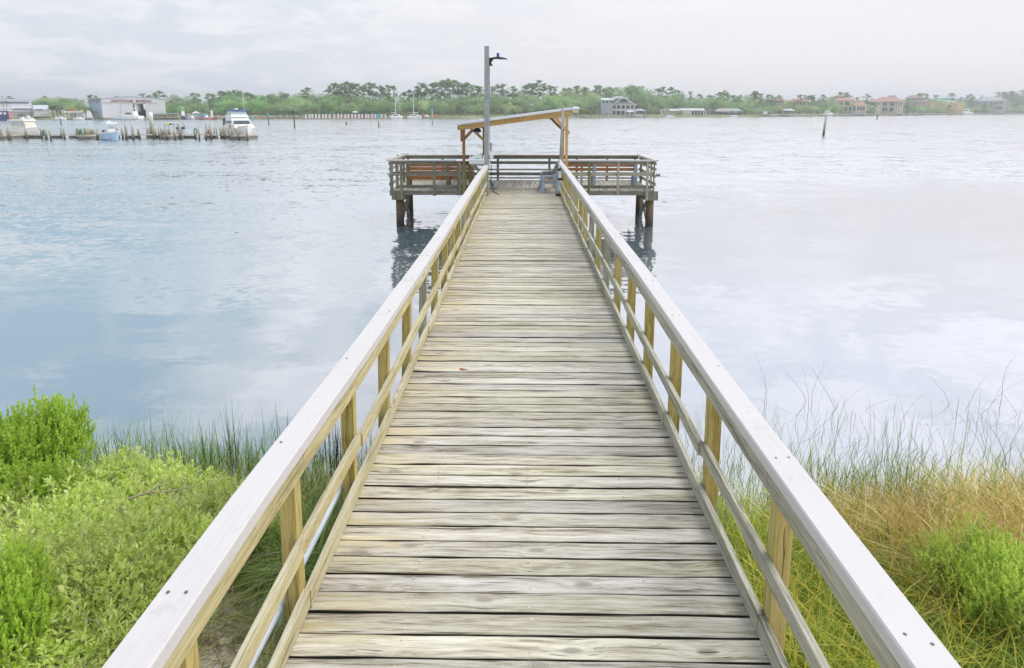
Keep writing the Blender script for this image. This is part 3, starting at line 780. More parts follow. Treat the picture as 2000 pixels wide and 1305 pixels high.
# fish cleaning sink
fx0, fx1 = U(916.5, 21.4), U(945, 21.4)
sk = empty('cleaning_sink', (fx0, 21.3, DZ), 'white plastic fish cleaning sink bracketed to the left railing beside the lamp post', 'sink')
mb = MB(); y0_, y1_ = 21.15, 21.62
mb.frus((fx0+.0, fx1, y0_+.0, y1_), 2.27, (fx0, fx1, y0_, y1_), 2.43)
mb.build('trough', 'white_plastic', sk, bevel=.01)
mb = MB(); mb.prism([(fx0+.0, 2.432), (fx1, 2.432), (fx1, 2.53), (fx0+.12, 2.53)], 'y', y1_-.03, y1_); mb.prism([(y0_, 2.432), (y1_-.032, 2.432), (y1_-.032, 2.53)], 'x', fx0-.0, fx0+.022)
mb.build('splash_guard', 'white_plastic', sk)
g = MB(); g.bb(fx0+.18, fx0+.34, y0_+.20, y0_+.32, 2.4305, 2.45); g.build('drain', 'turquoise', sk)
g = MB(); g.tube([(fx0+.42, 21.5, 2.43), (fx0+.42, 21.5, 2.60), (fx0+.36, 21.42, 2.58)], .012, 8); g.build('tap', 'black_metal', sk)
g = MB(); g.beam((fx0+.10, 21.4, 2.26), (fx1-.04, 21.4, 1.86), .05, .10, (0,0,1)); g.bb(fx0+.05, fx1+.05, 21.3, 21.5, 2.205, 2.265); g.build('bracket', 'rail_grey_X', sk)

# benches
def end_frame(x0, sgn, y):
    """moulded side of a park bench, outline in x-z; the seat opens towards -x when sgn is 1"""
    O = [(0,0),(.16,0),(.19,.12),(.17,.30),(.30,.32),(.44,.31),(.52,.22),(.54,0),(.71,0),(.70,.20),(.68,.36),(.72,.60),(.78,.80),(.80,.93),(.74,.98),(.66,.94),(.60,.80),(.55,.66),(.46,.60),(.20,.60),(.10,.57),(.08,.50),(.10,.38),(.07,.2)]
    I = [(.17,.42),(.18,.53),(.48,.545),(.53,.50),(.50,.42)]
    mb = MB(); n = len(O); m_ = len(I)
    import mathutils.geometry as mg
    for side, yy in ((0, y-.03), (1, y+.03)):
        tri = mg.tessellate_polygon([[Vector((a, b_, 0)) for a, b_ in O], [Vector((a, b_, 0)) for a, b_ in I]])
        mb.add([(x0+sgn*a, yy, DZ+b_) for a, b_ in O+I], [tuple(t_) for t_ in tri])
    b0_ = n+m_
    mb.f += [(i, (i+1) % n, b0_+(i+1) % n, b0_+i) for i in range(n)]; mb.mi += [0]*n
    mb.f += [(n+i, n+(i+1) % m_, b0_+n+(i+1) % m_, b0_+n+i) for i in range(m_)]; mb.mi += [0]*m_
    return mb
bx = U(1054, 21.15)
bench = empty('park_bench', (bx, 21.2, DZ), 'grey plastic framed bench with brown slats seen end-on inside the right railing end', 'bench')
for y in (21.2, 22.75): end_frame(bx, 1, y).build('end_frame', 'grey_plastic', bench, bevel=.012)
for x, z, w, h_ in ((.14,.375,.12,.035),(.29,.375,.12,.035),(.44,.375,.12,.035)):
    MB().bb(bx+x-.0, bx+x+w, 21.165, 22.785, DZ+z-.015, DZ+z+.02).build('slat', 'slat_dull', bench)
for x, z in ((.585,.56),(.625,.70),(.665,.84)):
    MB().beam((bx+x, 21.165, DZ+z), (bx+x, 22.785, DZ+z), .035, .10, (.25,0,1)).build('slat', 'slat_dull', bench)
# right bench, backrest towards the camera
b2 = empty('park_bench', (2.8, 23.3, DZ), 'grey legged bench with orange slats seen from behind in the right arm of the platform', 'bench')
for x in (U(1163,22.75), U(1245,22.75)):
    mb = MB(); mb.prism([(22.70, DZ), (22.84, DZ), (22.86, DZ+.35), (23.22, DZ+.36), (23.26, DZ), (23.38, DZ), (23.34, DZ+.46), (22.90, DZ+.47), (22.86, DZ+.9), (22.78, DZ+.94), (22.70, DZ+.88)], 'x', x-.055, x+.055)
    mb.build('end_frame', 'grey_plastic', b2, bevel=.015)
xa, xb = 1.45, U(1243, 22.7)
for z in (.79, .645): MB().bb(xa, xb, 22.875, 22.905, DZ+z-.055, DZ+z+.055).build('slat', 'slat_orange', b2)
for y in (22.95, 23.09, 23.23): MB().bb(xa, xb, y, y+.11, DZ+.475, DZ+.505).build('slat', 'slat_orange', b2)
for x in (1.5, 2.1): MB().bb(x, x+.07, 22.91, 22.95, DZ, DZ+.86).build('support', 'grey_plastic', b2)
b3 = empty('wooden_bench', (-3, 23.2, DZ), 'wooden bench with a wide orange brown slatted back in the left arm of the platform', 'bench')
xa, xb = U(790,22.8), U(925,22.8)
for x in (U(794,22.76), U(873,22.76), U(918, 22.76)):
    MB().bb(x-.06, x+.06, 22.70, 22.79, DZ, DZ+.86).build('support', 'post_green', b3)
    MB().bb(x-.04, x+.04, 23.25, 23.33, DZ, DZ+.36).build('leg', 'post_green', b3)
for z in (.80, .665, .53): MB().bb(xa, xb, 22.795, 22.83, DZ+z-.060, DZ+z+.062).build('slat', 'slat_orange', b3)
MB().bb(xa, xb, 22.80, 22.84, DZ+.27, DZ+.40).build('slat', 'slat_orange', b3)
for y in (22.86, 23.01, 23.16): MB().bb(xa, xb, y, y+.135, DZ+.37, DZ+.405).build('slat', 'slat_orange', b3)

# leaning pvc pole
fp0, fp1 = onZ(1090.5, 383, DZ), atD(1099.5, 211, 20.4)
fp = empty('flag_pole', tuple(fp0), 'slim pale plastic pole strapped to the end of the right railing', 'pole')
md_ = fp0.lerp(fp1, .42)
MB().tube([fp0+Vector((0,0,.06)), md_], .046, 12).build('pole', 'pvc', fp, True)
MB().tube([md_, fp1], [.036, .033], 12).build('pole_top', 'galv', fp, True)
MB().tube([fp0, fp0+Vector((0,0,.07))], .095, 12).build('foot', 'black_metal', fp)
for z in (.55, .86): pp = fp0.lerp(fp1, z/(fp1.z-fp0.z)); MB().bb(pp.x-.06, pp.x+.12, pp.y-.06, pp.y+.06, pp.z-.035, pp.z+.035).build('clamp', 'black_metal', fp)

g = MB(); c0 = onZ(957, 340, DZ+.5); 
c = lambda u, v: onZ(u, v, DZ+.012)
g.tube([(U(959,20.9), 20.95, DZ+.95), (U(958,20.9), 20.97, DZ+.5), c(960, 366), c(966, 376), c(975, 380), c(974, 380)], .013, 6)
selfroot('power_cable', g, 'black_metal', (U(959,20.9), 20.9, DZ), 'black cable hanging off the left railing and curling onto the planks', 'cable')
g = MB(); g.tube([c(958,352), c(960,357), c(964, 363)], [.03,.035,.03], 8); g.tube([c(963,366), c(968,369), c(971,368.5)], .012, 6)
selfroot('garden_hose', g, 'green_canvas', tuple(c(960,357)), 'short dark green hose lying on the deck by the left railing end', 'hose')
ww = onZ(975, 379, DZ+.01)
g = MB(); p0 = atD(778, 301, 25.2); p1 = atD(786, 308, 25.2); g.tube([p0, p1], [.035, .035], 8)
selfroot('rod_holder', g, 'white_plastic', tuple(p1), 'short white plastic rod holder tilted on the far left railing corner', 'rod holder')

# ------------------------------------------------------------------ marina dock and its boats, middle distance
def dk(u, v=228, D=94): return atD(u, v, D)
DD = 93.0
dock = empty('marina_dock', (dk(150).x, DD, 0), 'long low grey floating dock with finger piers in front of the moored boats', 'dock')
W0, W1 = dk(-30).x, dk(468).x
mb = MB(); mb.bb(W0, W1, DD+1.5, DD+3.0, .45, .62); mb.build('walkway', 'dock_boards', dock)
mb = MB(); mb.bb(W0, W1, DD+1.42, DD+1.5, .46, .60); mb.build('fascia', 'cream_paint', dock)
mb = MB(); xf = W0
while xf < W1: mb.bb(xf, min(W1, xf+1.3), DD+1.8, DD+2.7, .02, .36); xf += 2.9
mb.build('floats', 'old_wood_X', dock)
for ua, ub in ((-30, 18), (159, 188), (325, 341), (455, 487)):
    xa, xb = dk(ua, 228, DD-1).x, dk(ub, 228, DD-1).x
    MB().bb(xa, xb, DD-2.6, DD+1.40, .42, .60).build('finger_pier', 'dock_boards', dock)
    MB().bb(xa+.1, xb-.1, DD-2.5, DD+1.35, -.3, .40).build('finger_frame', 'old_wood_X', dock)
# (u, top v, D, radius)
PL = [(1,247,91,.17),(15,249,90.5,.26),(50,252,91,.20),(80,249,94,.17),(88,253,91,.20),(98,254,88.5,.12),(119,250,94,.13),(124,251,92.5,.15),
 (147,250,94.5,.14),(151,250,94.5,.14),(155,251,94.5,.14),(161,251,90.7,.16),(165,249,93.5,.15),(169,250,93.5,.15),(172,251,92.5,.15),(176,252,94.5,.14),(180,252,94.5,.13),(184,253,93.5,.13),(187.5,253,90,.16),
 (225,243,96,.12),(230,250,95.5,.12),(239,251,92.5,.16),(244,239.5,91.5,.20),(257,241.5,89.5,.17),(267,250,95,.11),(272,252,93,.18),(286,249,96,.12),(290,249,96,.12),
 (295,222.5,96.5,.34),(299,247,94,.24),(304,249,95,.14),(308,250,95,.12),(311,250,92.5,.15),(316,250,94,.15),(319,251,94,.15),(324,252,90.5,.16),(328,252,93,.13),(332,252,93,.13),(341,252.5,90,.17),
 (351,239.5,93,.22),(357.5,239.5,97,.18),(381,254,93,.19),(388,249,90.5,.13),(400,249,90,.13),(403,239.5,96,.16),(411,244,92,.22),(417,250,95.5,.11),(423,249,95.5,.11),(431,249,94.5,.16),(435,249,95,.14),
 (438,245,92.5,.18),(446,250,95,.12),(448,251,90,.14),(453,240,92,.17),(462,252,94,.13),(465.5,251,90.5,.14),(481,251,89.5,.15)]
protos = {}
for i, (u, v, D, r_) in enumerate(PL):
    p = dk(u, v, D); xg = p.x
    mb = MB(); tx, ty = rnd.uniform(-.14,.14), rnd.uniform(-.1,.1)
    mb.tube([(0,0,-1.0), (tx*.6,ty*.6,p.z*.6), (tx,ty,p.z)], [r_*1.0, r_*.95, r_*.82], 10)
    o = mb.build('mooring_piling', 'marina_pile', None, True); o.location = (xg, D, 0)
    if u == 295: lab, grp = 'tall thick white topped mooring piling standing above all others at the dock', None
    elif v < 246: lab, grp = 'tall bare green grey mooring piling at the dock', 'tall mooring pilings along the dock'
    else: lab, grp = 'short weathered mooring piling along the low dock', 'short mooring pilings along the dock'
    setp(o, lab, 'piling', grp)
    if u == 295:
        p2 = dk(295, 237, D); MB().tube([(xg+tx, D+ty, p2.z), (xg+tx, D+ty, p.z+.08), (xg+tx, D+ty, p.z+.25)], [r_*.9, r_*.9, r_*.2], 12).build('cap', 'white_plastic', o, True)
for u, v0, v1, D, lab in ((85,253,266,92,'green hose reel box by the dock beside the pilot house boat'),(157,252,263,93.5,'green covered dock cart standing left of the light blue boat'),(381,250,261,93.6,'round green hose coil hung behind a dock piling')):
    a, b_ = dk(u, v0, D), dk(u, v1, D)
    mb = MB(); w_ = .28; h_ = a.z-b_.z
    pts = [(a.x, D, b_.z), (a.x, D, b_.z+h_*.15), (a.x, D, b_.z+h_*.6), (a.x, D, b_.z+h_*.9), (a.x, D, a.z)]
    mb.tube(pts, [.20, w_, w_*.95, w_*.6, .05], 10)
    selfroot('hose_reel', mb, 'green_canvas', (a.x, D, b_.z), lab, 'hose reel')
p = dk(408, 258, 93.5); mb = MB(); mb.tube([(p.x,p.y,.6),(p.x,p.y,p.z+.2),(p.x,p.y,p.z+.35)], [.16,.18,.06], 10)
selfroot('fire_extinguisher', mb, 'red_paint', (p.x,p.y,.6), 'red fire extinguisher box on the dock near the cruiser', 'extinguisher')

def hull(mb, L, B, H, x0=0, y0=0, z0=0, ang=0, bow_rise=.35, flare=.78, mi=0, n=12, keel=-.35, tmat=None):
    """hull with the bow at +x' turned by ang; returns a transform for fittings"""
    ca, sa = math.cos(ang), math.sin(ang)
    T = lambda x, y, z: (x0 + x*ca - y*sa, y0 + x*sa + y*ca, z0 + z)
    vs = []; fs = []
    for i in range(n+1):
        f = i/n; x = -L/2 + L*f
        hb = B/2*(1 if f < .45 else math.cos((f-.45)/.55*math.pi/2)**.75) * (.92 + .08*min(1, f*3))
        zz = H*(1 + bow_rise*max(0, f-.3)**1.6)
        xk = x - (0 if f < .8 else (f-.8)*L*.35)
        for yy, z_ in ((0, keel), (hb*flare*.75, .0), (hb*flare, .12*H), (hb, zz), (hb*.86, zz+.01)):
            vs.append(T(xk if z_ < .2*H else x, yy, z_))
        for yy, z_ in ((0, keel), (-hb*flare*.75, .0), (-hb*flare, .12*H), (-hb, zz), (-hb*.86, zz+.01)):
            vs.append(T(xk if z_ < .2*H else x, yy, z_))
    for i in range(n):
        a, b_ = i*10, (i+1)*10
        for k_ in range(4):
            fs.append((a+k_, b_+k_, b_+k_+1, a+k_+1)); fs.append((a+5+k_, a+5+k_+1, b_+5+k_+1, b_+5+k_))
        fs.append((a+4, b_+4, b_+9, a+9))
    fs.append((0,1,2,3,4,9,8,7,6,5)); mb.add(vs, fs, mi); return T
def tfrus(mb, T, b, z0, tp, z1):
    vs = [(b[0],b[2],z0),(b[1],b[2],z0),(b[1],b[3],z0),(b[0],b[3],z0),(tp[0],tp[2],z1),(tp[1],tp[2],z1),(tp[1],tp[3],z1),(tp[0],tp[3],z1)]
    return mb.add([T(*v) for v in vs], MB.BF)
# flybridge cruiser, bow to the right and towards us
cx, cy = dk(467, 228, 97).x, 97.0; an = R(-52)
cr = empty('cabin_cruiser', (cx, cy, 0), 'large white flybridge motor cruiser with a blue bimini at the right end of the dock', 'boat')
mb = MB(); T = hull(mb, 8.6, 3.5, 1.55, cx, cy, 0, an, .45, .8); mb.build('hull', 'white_paint', cr, True).modifiers.new('e', 'EDGE_SPLIT').split_angle = R(35)
mb = MB(); tfrus(mb, T, (-4.32,3.3,-1.55,1.55), .05, (-4.34,3.6,-1.60,1.60), .22); mb.build('boot_stripe', 'navy', cr)
mb = MB(); tfrus(mb, T, (-3.4,2.9,-1.45,1.45), 1.5, (-3.2,2.0,-1.35,1.35), 2.05); tfrus(mb, T, (-3.2,1.5,-1.35,1.35), 2.05, (-3.1,.2,-1.25,1.25), 3.1); mb.build('cabin', 'white_paint', cr, bevel=.05)
mb = MB(); tfrus(mb, T, (1.45,1.62,-1.15,1.15), 2.14, (.85,1.02,-1.1,1.1), 2.6); mb.build('windscreen', 'glass_dark', cr)
mb = MB(); tfrus(mb, T, (-2.6,1.0,-1.385,1.385), 2.2, (-2.6,.6,-1.36,1.36), 2.55); mb.build('side_window', 'glass_dark', cr)
mb = MB(); tfrus(mb, T, (-3.1,.5,-1.25,1.25), 3.1, (-3.0,.1,-1.15,1.15), 3.45); mb.build('flybridge', 'white_paint', cr)
mb = MB(); tfrus(mb, T, (-2.5,.05,-1.12,1.12), 3.455, (-2.4,-.25,-1.05,1.05), 4.05); mb.build('bridge_screen', 'glass_pale', cr)
mb = MB(); tfrus(mb, T, (-2.7,0.0,-1.2,1.2), 4.06, (-2.5,-.2,-1.05,1.05), 4.22)
for sx_ in (-1.05,1.05): mb.beam(T(-2.4,sx_,3.4), T(-2.3,sx_,4.08), .05,.05); mb.beam(T(-.1,sx_,3.4), T(-.3,sx_,4.08), .05,.05)
mb.build('bimini', 'blue_canvas', cr)
mb = MB(); tfrus(mb, T, (-4.3,-3.3,-1.4,1.4), 1.5, (-4.2,-3.3,-1.35,1.35), 3.0); mb.build('stern_enclosure', 'navy', cr)
mb = MB(); tfrus(mb, T, (-4.4,-3.2,-1.5,1.5), 3.005, (-4.3,-3.2,-1.4,1.4), 3.12); mb.build('stern_roof', 'white_paint', cr)
mb = MB(); mb.tube([T(-1.6,0,4.22), T(-1.6,0,4.45)], [.3,.25], 12); mb.build('radar_dome', 'white_plastic', cr)
mb = MB(); mb.tube([T(-.5,.9,4.1), T(-.5,.9,6.6)], .025, 5); mb.build('antenna', 'white_paint', cr)
mb = MB(); 
for i in range(7): a_ = T(4.2-i*.55, -1.5+ (1.45 if i==0 else .55 if i==1 else .18 if i==2 else 0), 1.9); mb.tube([(a_[0],a_[1],1.7),(a_[0],a_[1],2.35)], .02, 5)
mb.build('bow_rail', 'galv', cr)
mb = MB(); a_ = T(1.5,-1.6,1.6); mb.tube([(a_[0],a_[1]-.3,1.3),(a_[0],a_[1]-.3,2.0)], [.16,.16], 10); selfroot('boat_fender', mb, 'pale_red', (a_[0],a_[1]-.3,1.3), 'round red fender hanging at the side of the cruiser', 'fender')
# centre console boat
cx, cy = dk(213, 228, 89).x, 89.0; an = R(-38)
cc_ = empty('centre_console_boat', (cx, cy, 0), 'light blue hulled open fishing boat with a white hard top beside the finger pier', 'boat')
mb = MB(); T = hull(mb, 4.3, 2.0, .95, cx, cy, 0, an, .5, .7); mb.build('hull', 'light_blue_hull', cc_, True).modifiers.new('e', 'EDGE_SPLIT').split_angle = R(35)
mb = MB()
for sgn in (-1, 1):
    pr_ = None
    for i in range(9):
        f = i/8; x_ = -2.15+4.3*f; hb = 1.0*(1 if f < .45 else math.cos((f-.45)/.55*math.pi/2)**.75)*(.92+.08*min(1,f*3)); zz_ = .95*(1+.5*max(0,f-.3)**1.6)
        c_ = T(x_, sgn*(hb+.02), zz_)
        if pr_: mb.beam(pr_, c_, .09, .16)
        pr_ = c_
mb.build('gunwale', 'white_paint', cc_)
mb = MB(); tfrus(mb, T, (-.7,.55,-.42,.42), .9, (-.6,.3,-.38,.38), 1.7); mb.build('console', 'white_paint', cc_, bevel=.04)
mb = MB(); tfrus(mb, T, (.22,.40,-.36,.36), 1.3, (.12,.26,-.34,.34), 1.95); mb.build('windshield', 'glass_pale', cc_)
mb = MB(); tfrus(mb, T, (-1.15,.75,-.72,.72), 2.33, (-1.1,.65,-.66,.66), 2.43)
for x_ in (-.8,.4):
    for y_ in (-.45,.45): mb.beam(T(x_,y_,.95), T(x_,y_*1.1,2.33), .05,.05)
tt = mb.build('hard_top', 'white_paint', cc_)
mb = MB(); mb.tube([T(-.2,0,2.43), T(-.2,0,2.62), T(-.2,0,2.68)], [.25,.22,.1], 12); mb.build('radar_dome', 'white_plastic', cc_)
mb = MB(); tfrus(mb, T, (-2.6,-2.15,-.25,.25), .2, (-2.55,-2.15,-.2,.2), 1.35); mb.build('outboard', 'navy', cc_, bevel=.05)
# pilot house boat on the left
cx, cy = dk(47, 228, 97).x, 97.0; an = R(-12)
pb = empty('pilothouse_boat', (cx, cy, 0), 'white pilot house boat with wide windows moored at the left end of the dock', 'boat')
mb = MB(); T = hull(mb, 5.4, 2.5, 1.35, cx, cy, 0, an, .4, .8); mb.build('hull', 'white_paint', pb, True).modifiers.new('e', 'EDGE_SPLIT').split_angle = R(35)
mb = MB(); tfrus(mb, T, (-1.9,1.25,-.95,.95), 1.35, (-1.75,.75,-.85,.85), 2.55); mb.build('cabin', 'cream_paint', pb, bevel=.04)
mb = MB(); tfrus(mb, T, (-1.55,-.05,-.955,.955), 1.85, (-1.5,-.1,-.895,.895), 2.4); tfrus(mb, T, (.1,.85,-.955,.955), 1.85, (.1,.6,-.895,.895), 2.4); mb.build('side_window', 'glass_pale', pb)
mb = MB(); tfrus(mb, T, (-2.1,1.05,-1.05,1.05), 2.555, (-2.0,.9,-1.0,1.0), 2.72); mb.build('roof', 'white_paint', pb, bevel=.03)
mb = MB(); mb.tube([T(-.3,0,2.72), T(-.3,0,3.0), T(-.3,0,3.1)], [.2,.18,.05], 10); mb.build('radar_dome', 'white_plastic', pb)
mb = MB()
for i in range(6): a_ = T(2.5-i*.35, -.2-i*.17, 1.5); mb.tube([(a_[0],a_[1],1.4),(a_[0],a_[1],2.05)], .02, 5); 
mb.beam(T(2.5,-.2,2.05), T(.75,-1.05,2.05), .03,.03); mb.build('bow_rail', 'galv', pb)
# lift with yellow kayak, twin covered engines
a = dk(335, 240.5, 97)
rk = empty('canopy_boat', (a.x, 97, 0), 'small white boat with a flat canopy carrying a yellow and black bundle', 'boat')
mb = MB(); T = hull(mb, 3.6, 1.5, .75, a.x+.1, 97, 0, R(-15), .3, .8); mb.build('hull', 'white_paint', rk)
mb = MB(); mb.bb(a.x-.95, a.x+.75, 96.3, 97.7, a.z, a.z+.08); mb.build('canopy', 'white_paint', rk)
mb = MB()
for dx_ in (-.8,.6):
    for dy_ in (-.5,.5): mb.bb(a.x+dx_-.03, a.x+dx_+.03, 97+dy_-.03, 97+dy_+.03, .7, a.z)
mb.build('frame', 'galv', rk)
mb = MB(); mb.tube([(a.x-.5,96.25,a.z-.14),(a.x-.3,96.25,a.z-.16),(a.x-.05,96.25,a.z-.16),(a.x+.1,96.25,a.z-.14)], [.05,.13,.14,.1], 10); mb.build('yellow_bundle', 'yellow_paint', rk)
mb = MB(); mb.tube([(a.x+.1,96.25,a.z-.14),(a.x+.3,96.25,a.z-.16),(a.x+.5,96.25,a.z-.13)], [.1,.12,.04], 10); mb.build('black_bundle', 'black_metal', rk)
for u, lab in ((349, 'left of two grey blue covered outboard engines behind the dock'), (356.5, 'right of two grey blue covered outboard engines behind the dock')):
    a = dk(u, 249, 95.8); mb = MB(); mb.frus((a.x-.24,a.x+.24,95.5,96.1), .25, (a.x-.26,a.x+.26,95.5,96.1), 1.35); mb.build
    o = selfroot('outboard_engine', mb, 'wall_bluegrey', (a.x,95.8,.2), lab, 'engine', 'covered outboard engines', bevel=.06)
    m2 = MB(); m2.frus((a.x-.28,a.x+.28,95.45,96.15), 1.355, (a.x-.2,a.x+.2,95.55,96.05), 1.65); m2.build('cowl', 'navy', o)

# channel markers standing in the water
def marker(u, vt, vb, r_, lab, sign=None, mat='asphalt_pile', lean=0):
    g = onZ(u, vb, 0); D = g.y; zt = FZ(vt, D, u)
    mb = MB(); mb.tube([(g.x,D,-1.2),(g.x+lean*.5,D,zt*.5),(g.x+lean,D,zt)], [r_,r_*.95,r_*.85], 10)
    o = selfroot('channel_marker', mb, mat, (g.x,D,0), lab, 'marker post', None, smooth=True)
    if sign:
        s_, mt = sign; MB().bb(g.x+lean-s_, g.x+lean+s_, D-r_-.06, D-r_-.02, zt-2*s_, zt).build('sign_board', mt, o)
    return o
mk = marker(1607.5, 219, 264, .20, 'thick leaning grey piling standing alone in open water on the right', mat='marina_pile', lean=.38)
marker(740, 223, 247.5, .17, 'channel marker post with a green square board left of the catamarans', (.42, 'turquoise'), 'marina_pile')
marker(844.5, 212, 243, .14, 'channel marker post with green and white boards right of the catamarans', (.40, 'turquoise'), 'marina_pile')
marker(525, 222, 243, .15, 'thin channel marker post with a small green board near the cruiser', (.38, 'turquoise'), 'asphalt_pile')
marker(575.5, 222, 249, .17, 'thin dark post standing in the water before the red dock')
marker(676.5, 238, 244, .2, 'short dark stump of a post in the open water')
marker(119.5, 232, 243.5, .16, 'thin dark post in the water behind the left dock')
marker(1711.5, 223.5, 233, .3, 'tiny leaning dark post near the right shore', lean=.8)
marker(493.5, 226, 236, .3, 'turquoise buoy post just right of the cruiser', None, 'turquoise')
# ------------------------------------------------------------------ trees
def cloud_quads(C, Rr, n, size, g, flat=.6):
    """n small quads in the ellipsoids (C centres, Rr radii)"""
    C = np.asarray(C); Rr = np.asarray(Rr); w = Rr.prod(1)**.66; idx = g.choice(len(C), n, p=w/w.sum())
    d = g.normal(size=(n,3)); d /= np.linalg.norm(d, axis=1)[:,None]
    rad = g.random(n)**.45
    P = C[idx] + d*rad[:,None]*Rr[idx]
    a = g.normal(size=(n,3)); a /= np.linalg.norm(a, axis=1)[:,None]
    b_ = np.cross(a, g.normal(size=(n,3))); b_ /= np.linalg.norm(b_, axis=1)[:,None]
    s_ = size*(.6+.8*g.random(n))[:,None]
    V = np.stack([P-a*s_, P-b_*s_*flat, P+a*s_, P+b_*s_*flat], 1).reshape(-1,3)
    Q = np.arange(n*4).reshape(n,4); return V, Q
def oak_proto(seed, n=2600, flatness=.8, kind='oak_leaf'):
    g = np.random.default_rng(seed); r_ = random.Random(seed)
    C = [(0,0,.84)]; Rr = [(.17,.17,.13)]
    for i in range(r_.randint(15, 20)):
        th = r_.uniform(0, 6.28); rr = r_.uniform(.05, .42); z = r_.uniform(.26, .82)
        rr *= math.sqrt(max(.1, 1-((z-.5)/.5)**2))*1.1
        C.append((rr*math.cos(th), rr*math.sin(th), z)); s_ = r_.uniform(.11, .20); Rr.append((s_*1.2, s_*1.2, s_*flatness))
    V, Q = cloud_quads(C, Rr, n, .020, g)
    me = npmesh('crown', V, Q)
    mb = MB(); mb.tube([(0,0,-.02),(.01,0,.2),(0,.01,.45)], [.030,.022,.014], 7)
    for c_ in C[:9]: mb.tube([(0,0,.18+.02*len(C)*r_.random()*.3), ((c_[0])*.5, c_[1]*.5, .2+c_[2]*.3), (c_[0],c_[1],c_[2]-.03)], [.014,.009,.004], 5)
    return me, mb
def pine_proto(seed, n=1900):
    """tall slash pine: bare bole, crooked limbs with flat needle clumps near the top"""
    g = np.random.default_rng(seed); r_ = random.Random(seed)
    C = []; Rr = []; mb = MB()
    lx, lyy = r_.uniform(-.03,.03), r_.uniform(-.03,.03)
    mb.tube([(0,0,-.02),(lx*.3,lyy*.3,.4),(lx,lyy,.92)], [.013,.010,.004], 6)
    start = r_.uniform(.38, .58)
    for i in range(r_.randint(20, 30)):
        z = start + (.95-start)*r_.random()**.8; th = r_.uniform(0, 6.28)
        L = r_.uniform(.05, .20)*(1.15-.75*((z-start)/(1-start))**1.5); up = r_.uniform(.0, .05)
        L *= r_.uniform(.5, 1.35); bx_, by_ = lx*z, lyy*z; e = (bx_+L*math.cos(th), by_+L*math.sin(th), z+up)
        mb.tube([(bx_,by_,z-.02), ((bx_+e[0])/2, (by_+e[1])/2, z), e], [.004,.003,.0015], 4)
        s_ = r_.uniform(.028, .055); C.append(e); Rr.append((s_*1.15, s_*1.15, s_*.8))
        if r_.random() < .5: C.append((e[0]*.7+bx_*.3, e[1]*.7+by_*.3, e[2]+.015)); Rr.append((s_*.9, s_*.9, s_*.5))
    C.append((lx,lyy,.93)); Rr.append((.07,.07,.05))
    V, Q = cloud_quads(C, Rr, n, .013, g, .45)
    return npmesh('crown', V, Q), mb
def palm_proto(seed):
    g = np.random.default_rng(seed); V = []; Q = []
    for i in range(26):
        th = g.random()*6.28; el = g.uniform(-.3, 1.1); L = g.uniform(.26,.36); pr_ = None
        for k_ in range(6):
            f = k_/5; rr = L*f*math.cos(el*(1-f*.3)); z = .84 + L*f*math.sin(el) - .22*f*f
            w = .05*(1-abs(f-.45)*1.6)+.005; nx_, ny_ = -math.sin(th)*w, math.cos(th)*w
            V += [(rr*math.cos(th)+nx_, rr*math.sin(th)+ny_, z-.02), (rr*math.cos(th)-nx_, rr*math.sin(th)-ny_, z-.02)]
            if k_: b0_ = len(V)-4; Q.append((b0_, b0_+1, b0_+3, b0_+2))
    mb = MB(); mb.tube([(0,0,-.02),(.01,0,.4),(0,0,.86)], [.028,.022,.024], 8)
    return npmesh('crown', V, Q), mb
OAK = []; PINE = []; PALM = []; BUSH = []
def tree_proto(name, fn, args, leaf, trunk, store):
    me, mb = fn(*args); root = empty(name, (0,0,0))
    cr_ = link('crown', me, leaf, root); tr_ = mb.build('trunk', trunk, root, True); store.append(root)
for i in range(7): tree_proto('oak_tree', oak_proto, (100+i, 2600, .8), 'oak_leaf', 'trunk', OAK)
for i in range(8): tree_proto('pine_tree', pine_proto, (200+i,), 'pine_leaf', 'trunk', PINE)
for i in range(3): tree_proto('palm_tree', palm_proto, (300+i,), 'palm_leaf', 'palm_trunk', PALM)
for i in range(3): tree_proto('shore_bush', oak_proto, (400+i, 1100, .9), 'bush_leaf', 'trunk', BUSH)
def curve(tab, u):
    for (a, va), (b_, vb) in zip(tab, tab[1:]):
        if u <= b_: return va + (vb-va)*(max(u, a)-a)/(b_-a)
    return tab[-1][1]
def put_tree(store, cat, u, vt, off, wfac, lab, grp, seed=None):
    D = shoreD(u)+off; x = FX(u, D); z0 = fz(D, u); H = FZ(vt, D, u)-z0
    if H < 1: return
    root = store[rnd.randrange(len(store)) if seed is None else seed % len(store)]
    s_ = H/.97
    c_ = copy_tree(root, (x, D, z0-.05), rnd.uniform(0, 6.28), lab, grp, (s_*wfac, s_*wfac, s_)); c_['category'] = cat
    return c_
OT = [(70,196),(100,190),(150,188),(168,196),(172,204),(205,204),(230,196),(322,192),(335,196),(355,200),(372,198),(400,202),(430,195),(450,190),(490,187),(510,196),(528,190),(570,185),(600,188),(640,192),(680,187),(740,192),(780,196),(820,193),(860,190),(950,191),(1040,190),(1080,187),(1120,184),(1160,181),(1200,179),(1240,180),(1280,190),(1330,189),(1370,192),(1400,196),(1450,198),(1500,199),(1560,200),(1620,196),(1640,190),(1680,205),(1780,205),(1900,206),(1980,200),(2040,200)]
def region(u):
    for a, s_ in ((165,'behind the fuel dock'),(330,'behind the big marina shed'),(520,'behind the boats left of the red dock'),(760,'behind the red and white boat lifts'),(950,'behind the two catamarans'),(1160,'above the shelter roof'),(1290,'around the tall white gabled house'),(1470,'behind the low waterfront houses'),(1620,'left of the cream tiled houses'),(9999,'among the houses at the right end')):
        if u < a: return s_
